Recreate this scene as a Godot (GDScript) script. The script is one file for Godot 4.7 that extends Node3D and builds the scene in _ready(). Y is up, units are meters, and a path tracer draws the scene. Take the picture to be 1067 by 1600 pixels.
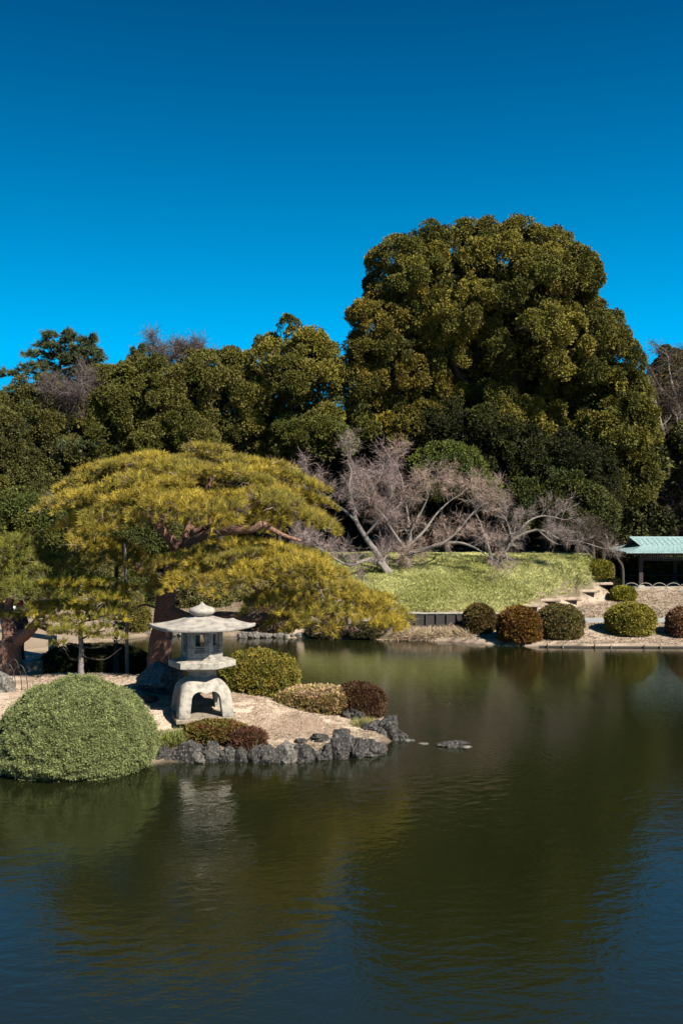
extends Node3D

# ---------------------------------------------------------------- helpers
const F := 1556.0   # focal length of the survey sketch, in its pixels
const ALBEDO := 0.60   # all base colours below are written for a white of this albedo
const EYE := 5.0    # height of the eye above the pond
var names := {}
var M := {}
var T := {}

func P(px: float, py: float, d: float) -> Vector3:
	return Vector3((px - 533.5) / F * d, EYE - (py - 800.0) / F * d, -d)

class MB:
	var v := PackedVector3Array()
	var c := PackedColorArray()
	var ix := PackedInt32Array()
	func vert(p: Vector3, col := Color.WHITE) -> int:
		v.append(p); c.append(col)
		return v.size() - 1
	func tri(a: int, b: int, d: int) -> void:
		ix.append(a); ix.append(b); ix.append(d)
	func quad(a: int, b: int, d: int, e: int) -> void:
		tri(a, b, d); tri(a, d, e)
	func face(pts: Array, col := Color.WHITE) -> void:
		var s := v.size()
		for p in pts: vert(p, col)
		for k in range(1, pts.size() - 1): tri(s, s + k, s + k + 1)
	func box(at: Vector3, size: Vector3, b := Basis.IDENTITY, col := Color.WHITE, ch := 0.0) -> void:
		# chamfered box: three nested loops of corners
		var h := size * 0.5
		var e: float = minf(ch, minf(h.x, minf(h.y, h.z)) * 0.6)
		var rings := []
		if e > 0.0:
			rings = [[-h.y, h.x - e, h.z - e], [-h.y + e, h.x, h.z], [h.y - e, h.x, h.z], [h.y, h.x - e, h.z - e]]
		else:
			rings = [[-h.y, h.x, h.z], [h.y, h.x, h.z]]
		for k in rings.size() - 1:
			var q: Array = rings[k]
			var w: Array = rings[k + 1]
			var lo := [Vector3(-q[1], q[0], -q[2]), Vector3(q[1], q[0], -q[2]), Vector3(q[1], q[0], q[2]), Vector3(-q[1], q[0], q[2])]
			var hi := [Vector3(-w[1], w[0], -w[2]), Vector3(w[1], w[0], -w[2]), Vector3(w[1], w[0], w[2]), Vector3(-w[1], w[0], w[2])]
			for j in 4:
				var n := (j + 1) % 4
				face([at + b * lo[j], at + b * lo[n], at + b * hi[n], at + b * hi[j]], col)
		var q0: Array = rings[0]
		var q1: Array = rings[-1]
		face([at + b * Vector3(-q0[1], q0[0], q0[2]), at + b * Vector3(q0[1], q0[0], q0[2]), at + b * Vector3(q0[1], q0[0], -q0[2]), at + b * Vector3(-q0[1], q0[0], -q0[2])], col)
		face([at + b * Vector3(-q1[1], q1[0], -q1[2]), at + b * Vector3(q1[1], q1[0], -q1[2]), at + b * Vector3(q1[1], q1[0], q1[2]), at + b * Vector3(-q1[1], q1[0], q1[2])], col)
	func tube(pts: Array, rad: Array, sides: int, col := Color.WHITE, rough := 0.0, rng: RandomNumberGenerator = null) -> void:
		var n := pts.size()
		var prev := Vector3(0.31, 0.05, 0.95)
		var first := v.size()
		for i in n:
			var d: Vector3 = (pts[mini(i + 1, n - 1)] - pts[maxi(i - 1, 0)]).normalized()
			var s := (prev - d * prev.dot(d))
			if s.length() < 0.05: s = d.cross(Vector3(0.7, 0.1, 0.7))
			s = s.normalized()
			prev = s
			var t := d.cross(s)
			for k in sides:
				var a := TAU * k / sides
				var r: float = rad[i]
				if rng: r *= 1.0 + rough * rng.randf_range(-1, 1)
				vert(pts[i] + (s * cos(a) + t * sin(a)) * r, col)
		for i in n - 1:
			for k in sides:
				var k2 := (k + 1) % sides
				quad(first + i * sides + k, first + i * sides + k2, first + (i + 1) * sides + k2, first + (i + 1) * sides + k)
		for e in 2:
			var ring := first + e * (n - 1) * sides
			var m := vert(pts[e * (n - 1)], col)
			for k in sides: tri(m, ring + k, ring + (k + 1) % sides)
	func lathe(prof: Array, sides: int, at := Vector3.ZERO, turn := 0.0, col := Color.WHITE, flat := false) -> void:
		if flat:
			for i in prof.size() - 1:
				for k in sides:
					var a := TAU * k / sides + turn
					var b := TAU * (k + 1) / sides + turn
					face([at + Vector3(sin(a) * prof[i][0], prof[i][1], cos(a) * prof[i][0]), at + Vector3(sin(b) * prof[i][0], prof[i][1], cos(b) * prof[i][0]), at + Vector3(sin(b) * prof[i + 1][0], prof[i + 1][1], cos(b) * prof[i + 1][0]), at + Vector3(sin(a) * prof[i + 1][0], prof[i + 1][1], cos(a) * prof[i + 1][0])], col)
			return
		var first := v.size()
		for i in prof.size():
			for k in sides:
				var a := TAU * k / sides + turn
				vert(at + Vector3(sin(a) * prof[i][0], prof[i][1], cos(a) * prof[i][0]), col)
		for i in prof.size() - 1:
			for k in sides:
				var k2 := (k + 1) % sides
				quad(first + i * sides + k, first + i * sides + k2, first + (i + 1) * sides + k2, first + (i + 1) * sides + k)
	func facet() -> void:
		# give every face corners of its own, so that the edges stay sharp
		var v2 := PackedVector3Array()
		var c2 := PackedColorArray()
		for i in ix: v2.append(v[i]); c2.append(c[i])
		v = v2; c = c2
		ix = PackedInt32Array(range(v.size()))
	func mesh(mat: Material) -> ArrayMesh:
		var n := PackedVector3Array()
		n.resize(v.size())
		for i in range(0, ix.size(), 3):
			var a := v[ix[i]]
			var w := (v[ix[i + 1]] - a).cross(v[ix[i + 2]] - a)   # faces are entered counter-clockwise
			n[ix[i]] += w; n[ix[i + 1]] += w; n[ix[i + 2]] += w
		for i in n.size():
			n[i] = n[i].normalized() if n[i].length_squared() > 0.0 else Vector3.UP
		var flip := PackedInt32Array()
		flip.resize(ix.size())
		for i in range(0, ix.size(), 3):
			flip[i] = ix[i]; flip[i + 1] = ix[i + 2]; flip[i + 2] = ix[i + 1]
		var arr := []
		arr.resize(Mesh.ARRAY_MAX)
		arr[Mesh.ARRAY_VERTEX] = v
		arr[Mesh.ARRAY_NORMAL] = n
		arr[Mesh.ARRAY_COLOR] = c
		arr[Mesh.ARRAY_INDEX] = flip
		var m := ArrayMesh.new()
		m.add_surface_from_arrays(Mesh.PRIMITIVE_TRIANGLES, arr)
		m.surface_set_material(0, mat)
		return m

class Scatter:
	var b := PackedFloat32Array()
	var n := 0
	func add(t: Transform3D, col: Color) -> void:
		var q := t.basis
		var o := t.origin
		b.append_array(PackedFloat32Array([q.x.x, q.y.x, q.z.x, o.x, q.x.y, q.y.y, q.z.y, o.y, q.x.z, q.y.z, q.z.z, o.z, col.r, col.g, col.b, 1.0]))
		n += 1
	func make(m: Mesh) -> MultiMesh:
		var mm := MultiMesh.new()
		mm.transform_format = MultiMesh.TRANSFORM_3D
		mm.use_colors = true
		mm.mesh = m
		mm.instance_count = n
		mm.buffer = b
		return mm

func numbered(called: String) -> String:
	if not names.has(called):
		names[called] = 0
		return called
	names[called] += 1
	return "%s_%03d" % [called, names[called]]

func tag(o: Node, label := "", category := "", group := "", kind := "") -> Node:
	if label: o.set_meta("label", label)
	if category: o.set_meta("category", category)
	if group: o.set_meta("group", group)
	if kind: o.set_meta("kind", kind)
	return o

func thing(called: String, label: String, category: String, at: Vector3, group := "", turn := 0.0) -> Node3D:
	var o := Node3D.new()
	o.name = numbered(called)
	add_child(o)
	o.position = at
	o.rotation.y = turn
	tag(o, label, category, group)
	return o

func part(called: String, m: Mesh, parent: Node) -> MeshInstance3D:
	var o := MeshInstance3D.new()
	o.name = numbered(called) if parent == self else called
	o.mesh = m
	parent.add_child(o, true)
	return o

func spread(called: String, s: Scatter, m: Mesh, parent: Node) -> MultiMeshInstance3D:
	var o := MultiMeshInstance3D.new()
	o.name = numbered(called) if parent == self else called
	o.multimesh = s.make(m)
	o.set_meta("kind", "stuff")
	parent.add_child(o, true)
	return o

func rnd(s: int) -> RandomNumberGenerator:
	var r := RandomNumberGenerator.new()
	r.seed = s
	return r

func upto(d: Vector3, spin: float, s := 1.0) -> Basis:
	# a basis whose y axis looks along d, spun about it
	d = d.normalized()
	var x := d.cross(Vector3(0.13, 0.31, 0.94))
	if x.length() < 0.05: x = d.cross(Vector3.RIGHT)
	x = x.normalized().rotated(d, spin)
	return Basis(x * s, d * s, x.cross(d) * s)

func ball(r: RandomNumberGenerator) -> Vector3:
	var y := r.randf_range(-1, 1)
	var a := r.randf() * TAU
	var q := sqrt(maxf(0.0, 1.0 - y * y))
	return Vector3(cos(a) * q, y, sin(a) * q)

func lin(c: Color, k := 1.0) -> Color:
	return Color(c.r * k, c.g * k, c.b * k)

func noise_tex(freq: float, oct: int, s: int, cols: Array, size := 512, type := FastNoiseLite.TYPE_SIMPLEX_SMOOTH, normal := 0.0) -> NoiseTexture2D:
	var f := FastNoiseLite.new()
	f.seed = s; f.frequency = freq; f.noise_type = type
	f.fractal_octaves = oct
	f.fractal_type = FastNoiseLite.FRACTAL_FBM if oct > 1 else FastNoiseLite.FRACTAL_NONE
	var t := NoiseTexture2D.new()
	t.width = size; t.height = size; t.seamless = true; t.noise = f
	if normal > 0.0:
		t.as_normal_map = true; t.bump_strength = normal
	elif cols:
		var g := Gradient.new()
		var off := PackedFloat32Array()
		var cc := PackedColorArray()
		for k in cols:
			off.append(k[0]); cc.append((k[1] as Color).linear_to_srgb())
		g.offsets = off; g.colors = cc
		t.color_ramp = g
	return t

func mat(called: String, col: Color, rough := 0.8, spec := 0.5) -> StandardMaterial3D:
	var m := StandardMaterial3D.new()
	m.resource_name = called
	m.albedo_color = lin(col, ALBEDO).linear_to_srgb()
	m.roughness = rough
	m.metallic_specular = spec
	m.vertex_color_use_as_albedo = true
	M[called] = m
	return m

func textured(called: String, tex: Texture2D, scale: float, rough: float, bump: Texture2D = null, cm := 1.0) -> StandardMaterial3D:
	var m := mat(called, Color.WHITE, rough)
	m.albedo_texture = tex
	m.uv1_triplanar = true
	m.uv1_world_triplanar = true
	m.uv1_scale = Vector3.ONE * scale
	if bump:
		m.heightmap_enabled = true
		m.heightmap_texture = bump
		m.heightmap_scale = cm
	return m

# ---------------------------------------------------------------- the lie of the land
var island := PackedVector2Array([Vector2(-16, 18.9), Vector2(-6.8, 18.9), Vector2(-5.2, 18.75), Vector2(-4.1, 19.2), Vector2(-3.6, 19.85), Vector2(-2.6, 19.95), Vector2(-1.45, 20.0), Vector2(-0.4, 20.15), Vector2(0.34, 20.5), Vector2(0.9, 21.3), Vector2(1.25, 22.0), Vector2(1.3, 22.8), Vector2(1.0, 24.2), Vector2(0.4, 25.6), Vector2(-0.6, 27.0), Vector2(-2, 28.4), Vector2(-4, 29.3), Vector2(-6, 29.8), Vector2(-8, 29.8), Vector2(-10, 29.2), Vector2(-16, 28.6)])
var farland := PackedVector2Array([Vector2(700, 35), Vector2(40, 35.6), Vector2(12.6, 36.7), Vector2(9, 36.8), Vector2(7.3, 36.95), Vector2(5.8, 37.4), Vector2(4.1, 38.4), Vector2(2.2, 38.9), Vector2(-0.34, 39.3), Vector2(-3.4, 39.7), Vector2(-6, 40.3), Vector2(-7.6, 40.2), Vector2(-9.3, 37.6), Vector2(-11, 34.6), Vector2(-14, 33), Vector2(-40, 30), Vector2(-700, 30), Vector2(-700, 800), Vector2(700, 800)])

func sd(p: Vector2, poly: PackedVector2Array) -> float:
	# distance to the shore, positive on land
	var best := 1e12
	var inside := false
	var n := poly.size()
	var a := poly[n - 1]
	for i in n:
		var b := poly[i]
		var e := b - a
		var w := p - a
		var q := w - e * clampf(w.dot(e) / e.length_squared(), 0.0, 1.0)
		best = minf(best, q.length_squared())
		if (a.y > p.y) != (b.y > p.y) and p.x < (b.x - a.x) * (p.y - a.y) / (b.y - a.y) + a.x:
			inside = not inside
		a = b
	return sqrt(best) if inside else -sqrt(best)

func hill_share(x: float, d: float) -> float:
	# 1 on the bamboo-grass hill, 0 on the gravel bank right of the steps and on the banks left of it
	var right := (x - 7.19) * 0.685 - (minf(d, 46.9) - 41.9) * 0.73
	var s := 1.0 - smoothstep(-0.7, 0.45, right)
	return s * smoothstep(-3.5, -0.5, x + (d - 41.0) * 0.05)

func hill_h(d: float) -> float:
	var k := clampf((d - 41.0) / 5.2, 0.0, 1.0)
	return 0.84 + 2.0 * (k + 0.12 * sin(k * PI)) + clampf((d - 46.2) * 0.03, 0.0, 1.0)

func far_h(x: float, d: float, s: float) -> float:
	if s < 0.0: return maxf(-1.3, s * 0.7)
	var edge := 0.14 * clampf(s / 0.12, 0.0, 1.0)
	var plain: float = edge + 0.40 * smoothstep(0.1, 3.6, s) + clampf(s - 4.8, 0.0, 7.6) * 0.085 + maxf(0.0, s - 14.0) * 0.03
	var left := 1.0 - smoothstep(-5.0, 0.0, x)
	plain += left * 0.06 * clampf(s - 1.0, 0.0, 8.0)
	var hs := hill_share(x, d)
	if d > 40.45:
		return lerpf(plain, hill_h(d), hs * smoothstep(40.4, 40.46, d))
	return plain - hs * 0.22 * smoothstep(39.0, 40.4, d)

func isl_h(s: float) -> float:
	if s < 0.0: return maxf(-1.3, s * 0.9)
	return 0.2 * clampf(s / 0.3, 0.0, 1.0) + 0.6 * smoothstep(0.2, 4.4, s)

func ground_h(x: float, d: float) -> float:
	var p := Vector2(x, d)
	var h := -1.3
	if d < 32.0 and d > 15.0 and x < 3.0: h = maxf(h, isl_h(sd(p, island)))
	if d > 27.0: h = maxf(h, far_h(x, d, sd(p, farland)))
	if d < -4.0: h = maxf(h, -1.3 + smoothstep(-4.0, -9.0, d) * 4.0)
	return h

func on_ground(px: float, py: float, d: float) -> Vector3:
	# where that line of sight stands at that distance, dropped to the ground
	var p := P(px, py, d)
	p.y = ground_h(p.x, d)
	return p

# ---------------------------------------------------------------- small foliage meshes
func leaf_clump(n: int, rad: float, ll: float, lw: float, s: int, m: Material, flat := 0.7, tone := 0.3) -> ArrayMesh:
	var r := rnd(s)
	var b := MB.new()
	for i in n:
		var d := ball(r)
		d.y = absf(d.y) * 0.9 + 0.05
		var c := Vector3(d.x, d.y * flat, d.z) * rad * pow(r.randf(), 0.4)
		var axis := (d + ball(r) * 0.7).normalized()
		var side := axis.cross(ball(r)).normalized() * lw * 0.5
		var k := 1.0 + r.randf_range(-tone, tone)
		var col := Color(k * r.randf_range(0.92, 1.08), k, k * r.randf_range(0.85, 1.15))
		var up := axis * ll * r.randf_range(0.75, 1.2)
		b.face([c, c + up * 0.5 + side, c + up, c + up * 0.5 - side], col)
	return b.mesh(m)

func needle_tuft(n: int, ll: float, lw: float, open: float, s: int, m: Material) -> ArrayMesh:
	var r := rnd(s)
	var b := MB.new()
	for i in n:
		var d := (Vector3(0, 1, 0) + ball(r) * open).normalized()
		var root := Vector3(0, r.randf() * ll * 0.7, 0)
		var side := d.cross(ball(r)).normalized() * lw * 0.5
		var k := r.randf_range(0.7, 1.25)
		b.face([root - side, root + side, root + d * ll * r.randf_range(0.8, 1.15)], Color(k, k, k))
	return b.mesh(m)

func twig_fan(n: int, ll: float, w: float, s: int, m: Material) -> ArrayMesh:
	var r := rnd(s)
	var b := MB.new()
	for i in n:
		var p := Vector3(0, r.randf() * ll * 0.5, 0)
		var d := (Vector3(0, 0.75, 0) + ball(r) * 0.8).normalized()
		var L := ll * r.randf_range(0.5, 1.0)
		var k := r.randf_range(0.7, 1.3)
		var col := Color(k, k, k)
		for j in 3:
			var q := p + d * L / 3.0
			var side := d.cross(ball(r)).normalized() * w * 0.5 * (1.0 - j * 0.25)
			b.face([p - side, p + side, q + side * 0.75, q - side * 0.75], col)
			if j > 0:
				var d2 := (d + ball(r) * 0.9).normalized()
				b.face([q - side * 0.6, q + side * 0.6, q + d2 * L * 0.4], col)
			p = q
			d = (d + ball(r) * 0.35 + Vector3(0, 0.1, 0)).normalized()
	return b.mesh(m)

func blade_tuft(n: int, ll: float, w: float, lean: float, s: int, m: Material) -> ArrayMesh:
	var r := rnd(s)
	var b := MB.new()
	for i in n:
		var a := r.randf() * TAU
		var root := Vector3(cos(a), 0, sin(a)) * r.randf() * ll * 0.5
		var d := (Vector3(0, 1, 0) + Vector3(cos(a), 0, sin(a)) * lean * r.randf_range(0.3, 1.3)).normalized()
		var side := d.cross(ball(r)).normalized() * w * 0.5
		var L := ll * r.randf_range(0.6, 1.2)
		var k := r.randf_range(0.7, 1.3)
		var bend := (d + Vector3(cos(a), -0.4, sin(a)) * lean * 0.7).normalized()
		b.face([root - side * 0.5, root + side * 0.5, root + d * L * 0.55 + side, root + d * L * 0.55 - side], Color(k, k, k))
		b.face([root + d * L * 0.55 - side, root + d * L * 0.55 + side, root + d * L * 0.55 + bend * L * 0.45], Color(k, k, k))
	return b.mesh(m)

func lump(s: int, size: Vector3, rough: float, m: Material, level := 3, cut := 0.0, freq := 1.3) -> ArrayMesh:
	# a rock or a dense core: a ball of faces pushed in and out by noise, with a few planes knocked off
	var f := FastNoiseLite.new()
	f.seed = s; f.frequency = freq; f.fractal_octaves = 4
	var r := rnd(s)
	var planes := []
	for i in 9: planes.append([ball(r), r.randf_range(0.55, 0.9)])
	var n := 8 * level
	var b := MB.new()
	for i in n + 1:
		for k in 2 * n:
			var th := PI * i / n
			var a := TAU * k / (2 * n)
			var d := Vector3(sin(th) * cos(a), cos(th), sin(th) * sin(a))
			var q := 1.0 + f.get_noise_3dv(d) * rough
			if cut > 0.0:
				for pl in planes:
					var t: float = d.dot(pl[0])
					if t * q > pl[1]: q = lerpf(q, pl[1] / t, cut)
				q += f.get_noise_3dv(d * 4.0) * rough * 0.16
			var t2 := (0.62 + 0.5 * fposmod(s * 0.37, 1.0)) * (1.0 + f.get_noise_3dv(d * 3.0 + Vector3(9, 2, 4)) * 0.6)
			b.vert(d * q * size, Color(t2, t2, t2))
	for i in n:
		for k in 2 * n:
			var k2 := (k + 1) % (2 * n)
			b.quad(i * 2 * n + k, (i + 1) * 2 * n + k, (i + 1) * 2 * n + k2, i * 2 * n + k2)
	# counter-clockwise seen from outside
	for i in range(0, b.ix.size(), 3):
		var t3 := b.ix[i + 1]
		b.ix[i + 1] = b.ix[i + 2]; b.ix[i + 2] = t3
	if cut > 0.5: b.facet()
	return b.mesh(m)

# ---------------------------------------------------------------- plants
func bush(called: String, label: String, at: Vector3, size: Vector3, clump: Mesh, n: int, base: Color, alt: Color, share: float, s: int, group := "", csize := 1.0, lumpy := 0.085, top_tint := Color(1, 1, 1), category := "shrub", mid := 0.42) -> Node3D:
	# a clipped dome: dense inner stems and a skin of leaves
	var t := thing(called, label, category, at, group)
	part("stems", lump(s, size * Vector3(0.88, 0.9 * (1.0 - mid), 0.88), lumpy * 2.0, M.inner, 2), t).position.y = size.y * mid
	var r := rnd(s)
	var f := FastNoiseLite.new()
	f.seed = s; f.frequency = 0.9
	var sc := Scatter.new()
	for i in n:
		var d := ball(r)
		if d.y < -0.2 and r.randf() < 0.5: d.y = -d.y
		var q := 1.0 + lumpy * f.get_noise_3dv(d * 2.6) * 2.0 + (0.13 if s == 41 else 0.05) * f.get_noise_3dv(d * 11.0) + r.randf_range(-0.05, 0.015)
		var e := Vector3(signf(d.x) * pow(absf(d.x), 0.96), signf(d.y) * pow(absf(d.y), 0.96), signf(d.z) * pow(absf(d.z), 0.96))
		var side := 1.0 if d.y > 0.0 else sqrt((1.0 - d.y * d.y * 0.35) / maxf(0.02, 1.0 - d.y * d.y))
		if d.y < 0.0: side = minf(side, 3.0)
		var p := Vector3(e.x * side * size.x, e.y * size.y * ((1.0 - mid) if d.y > 0.0 else mid), e.z * side * size.z) * q
		p.y += size.y * mid
		var nn := (Vector3(d.x / size.x, d.y / size.y, d.z / size.z)).normalized()
		var mixv := clampf(share + f.get_noise_3dv(d * 2.0 + Vector3(7, 7, 7)) * 1.1 + r.randf_range(-0.15, 0.15), 0.0, 1.0)
		var col := base.lerp(alt, mixv)
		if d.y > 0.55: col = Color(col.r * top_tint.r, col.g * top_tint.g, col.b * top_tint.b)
		if f.get_noise_3dv(d * 3.3 + Vector3(3, 8, 1)) > 0.36 + r.randf_range(0.0, 0.15) and s != 41: continue
		sc.add(Transform3D(upto(nn + ball(r) * 0.55, r.randf() * TAU, csize * r.randf_range(0.65, 1.3)), p), lin(col, r.randf_range(0.6, 1.35)))
	spread("foliage", sc, clump, t)
	return t

func boughs(blobs: Array, gap: float, s: int, low := -0.45) -> Array:
	# places on the outside of a crown made of ellipsoids: [centre, outward, blob]
	var r := rnd(s)
	var out := []
	for bi in blobs.size():
		var c: Vector3 = blobs[bi][0]
		var q: Vector3 = blobs[bi][1]
		var area := 4.0 * PI * pow((pow(q.x * q.y, 1.6) + pow(q.x * q.z, 1.6) + pow(q.y * q.z, 1.6)) / 3.0, 1.0 / 1.6)
		var n := int(area / (gap * gap))
		for i in n:
			var y := 1.0 - 2.0 * (i + 0.5) / n
			var a := i * 2.39996 + r.randf_range(-0.25, 0.25)
			var w := sqrt(1.0 - y * y)
			var d := (Vector3(cos(a) * w, y, sin(a) * w) + ball(r) * 0.18).normalized()
			if d.y < low: continue
			var k := r.randf_range(0.74, 1.04)
			var p := c + d * q * k
			var hidden := false
			for bj in blobs.size():
				if bj == bi: continue
				var e: Vector3 = (p - blobs[bj][0]) / blobs[bj][1]
				if e.length() < 0.78: hidden = true
			if not hidden:
				out.append([p, Vector3(d.x / q.x, d.y / q.y, d.z / q.z).normalized(), bi])
	return out

func crown(t: Node3D, blobs: Array, gap: float, br: float, per: int, clump: Mesh, base: Color, alt: Color, s: int, csize := 1.0, low := -0.45, flat := 0.72) -> Array:
	# blobs in the thing's own space; every bough carries a few smaller lobes of leaf clumps
	var r := rnd(s)
	var sc := Scatter.new()
	var bs := boughs(blobs, gap, s, low)
	for b in bs:
		var nn: Vector3 = b[1]
		var axis := (nn * 0.8 + Vector3(0, 0.6, 0) + ball(r) * 0.3).normalized()
		var q := br * r.randf_range(0.5, 1.25)
		var tint := base.lerp(alt, clampf(r.randf_range(-0.3, 1.2), 0.0, 1.0))
		tint = lin(tint, r.randf_range(0.8, 1.2))
		var count := int(per * q * q / (br * br))
		if nn.z < -0.3: count = int(count * 0.4)
		var bb := upto(axis, r.randf() * TAU)
		var lobes := []
		for i in 7:
			var d := ball(r)
			d.y = absf(d.y)
			lobes.append([Vector3(d.x, d.y * flat, d.z) * q * 0.75, d, q * r.randf_range(0.28, 0.5)])
		for i in count:
			var lb: Array = lobes[i % 7]
			var d := (ball(r) + (lb[1] as Vector3) * 0.7 + Vector3(0, 0.2, 0)).normalized()
			var p: Vector3 = b[0] + bb * ((lb[0] as Vector3) + d * lb[2] * r.randf_range(0.75, 1.1))
			var up := (bb * d + Vector3(0, 0.25, 0) + ball(r) * 0.4).normalized()
			sc.add(Transform3D(upto(up, r.randf() * TAU, csize * r.randf_range(0.7, 1.3)), p), lin(tint, r.randf_range(0.7, 1.3)))
	var inner := []
	for b in blobs: inner.append([b[0], b[1] * 0.58])
	for b in boughs(inner, gap * 0.95, s + 1, -0.9):
		for i in int(per * 0.3):
			var d := ball(r)
			sc.add(Transform3D(upto(d, r.randf() * TAU, csize * r.randf_range(1.1, 1.8)), b[0] + d * br * r.randf_range(0.2, 0.9)), lin(base, r.randf_range(0.6, 1.0)))
	spread("foliage", sc, clump, t)
	return bs

func limbs(t: Node3D, top: Vector3, r0: float, bs: Array, n: int, s: int, m: Material, called := "trunk") -> void:
	# a tapering trunk and limbs out to the boughs
	var r := rnd(s)
	var b := MB.new()
	var pts := []
	var rad := []
	for i in 7:
		var k := i / 6.0
		pts.append(Vector3.ZERO.lerp(top, k) + Vector3(r.randf_range(-1, 1), 0, r.randf_range(-1, 1)) * r0 * 0.8 * k)
		rad.append(r0 * (1.5 if i == 0 else 1.0) * (1.0 - 0.6 * k))
	b.tube(pts, rad, 9, Color.WHITE, 0.12, r)
	part(called, b.mesh(m), t)
	for j in n:
		if bs.is_empty(): return
		var e: Vector3 = bs[r.randi() % bs.size()][0]
		var k0 := r.randf_range(0.35, 0.95)
		var a := Vector3.ZERO.lerp(top, k0)
		var lb := MB.new()
		var lp := []
		var lr := []
		for i in 6:
			var k := i / 5.0
			lp.append(a.lerp(e, k) + Vector3(0, -sin(k * PI) * a.distance_to(e) * 0.10, 0) + ball(r) * 0.12 * a.distance_to(e) * k * (1 - k))
			lr.append(r0 * 0.42 * (1.0 - 0.8 * k))
		lb.tube(lp, lr, 6, Color.WHITE, 0.1, r)
		part("limb", lb.mesh(m), t)

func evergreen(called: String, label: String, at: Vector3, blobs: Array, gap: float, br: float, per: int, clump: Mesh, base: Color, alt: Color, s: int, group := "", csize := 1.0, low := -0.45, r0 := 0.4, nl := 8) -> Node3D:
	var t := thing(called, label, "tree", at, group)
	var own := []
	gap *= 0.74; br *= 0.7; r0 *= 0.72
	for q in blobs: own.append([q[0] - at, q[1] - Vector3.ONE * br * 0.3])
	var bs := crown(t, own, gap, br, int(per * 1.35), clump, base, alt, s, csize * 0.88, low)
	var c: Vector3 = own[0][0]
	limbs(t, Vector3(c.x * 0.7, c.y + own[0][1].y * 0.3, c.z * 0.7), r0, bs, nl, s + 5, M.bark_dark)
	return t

func blob(px: float, py: float, d: float, hw: float, hh: float, hd := 0.0) -> Array:
	var k := d / F
	return [P(px, py, d), Vector3(hw * k, hh * k, (hd if hd > 0.0 else hw) * k)]

func grow(b: MB, tips: Array, p: Vector3, d: Vector3, L: float, r0: float, level: int, r: RandomNumberGenerator, up: float, col: Color) -> void:
	var pts := [p]
	var rad := [r0]
	var n := 5
	var q := p
	var dd := d
	for i in n:
		dd = (dd + ball(r) * 0.28 + Vector3(0, up, 0)).normalized()
		q = q + dd * L / n
		pts.append(q)
		rad.append(r0 * (1.0 - 0.75 * (i + 1) / n))
		if level > 0 and i > 0:
			var kids := 1 if level > 1 else 2
			for j in kids:
				var side := dd.cross(ball(r)).normalized()
				grow(b, tips, q, (dd * 0.55 + side * 0.8).normalized(), L * r.randf_range(0.45, 0.7), r0 * 0.5, level - 1, r, up, col)
		elif level == 0:
			tips.append(Transform3D(upto(dd + ball(r) * 0.5, r.randf() * TAU, r.randf_range(0.7, 1.2)), q))
	b.tube(pts, rad, 5 if level > 0 else 3, col)

func curve(pts: Array, n: int) -> Array:
	# a smooth run through the points
	var out := []
	var m := pts.size()
	for i in m - 1:
		var a: Vector3 = pts[maxi(i - 1, 0)]
		var b: Vector3 = pts[i]
		var c: Vector3 = pts[i + 1]
		var d: Vector3 = pts[mini(i + 2, m - 1)]
		for k in n: out.append(b.cubic_interpolate(c, a, d, float(k) / n))
	out.append(pts[m - 1])
	return out

func taper(n: int, a: float, b: float) -> Array:
	var out := []
	for i in n: out.append(lerpf(a, b, float(i) / (n - 1)))
	return out

func bare_tree(called: String, label: String, at: Vector3, runs: Array, s: int, bark: Material, fan: Mesh, tint: Color, kids: int, L: float, up: float, group := "", lev := 1) -> Node3D:
	# runs: [points in the world, radius at start, radius at end]; the first is the trunk
	var t := thing(called, label, "tree", at, group)
	var r := rnd(s)
	var tips := []
	var small := MB.new()
	for j in runs.size():
		var run: Array = runs[j]
		var own := []
		for p in run[0]: own.append(p - at)
		var c := curve(own, 5)
		var b := MB.new()
		b.tube(c, taper(c.size(), run[1], run[2]), 8, Color.WHITE, 0.08, r)
		part("trunk" if j == 0 else "limb", b.mesh(bark), t)
		for i in kids:
			var k := r.randi_range(int(c.size() * 0.3), c.size() - 2)
			var d: Vector3 = (c[k + 1] - c[k]).normalized()
			var side := d.cross(ball(r)).normalized()
			side.y = absf(side.y) * 0.8
			grow(small, tips, c[k], (d * 0.4 + side).normalized(), L * r.randf_range(0.6, 1.2), run[2] * 0.8, lev, r, up, Color.WHITE)
		grow(small, tips, c[-1], (c[-1] - c[-2]).normalized(), L, run[2], lev, r, up, Color.WHITE)
	part("branches", small.mesh(bark), t).set_meta("kind", "stuff")
	var sc := Scatter.new()
	for q in tips:
		sc.add(q, lin(tint, r.randf_range(0.7, 1.3)))
	spread("twigs", sc, fan, t)
	return t

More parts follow.
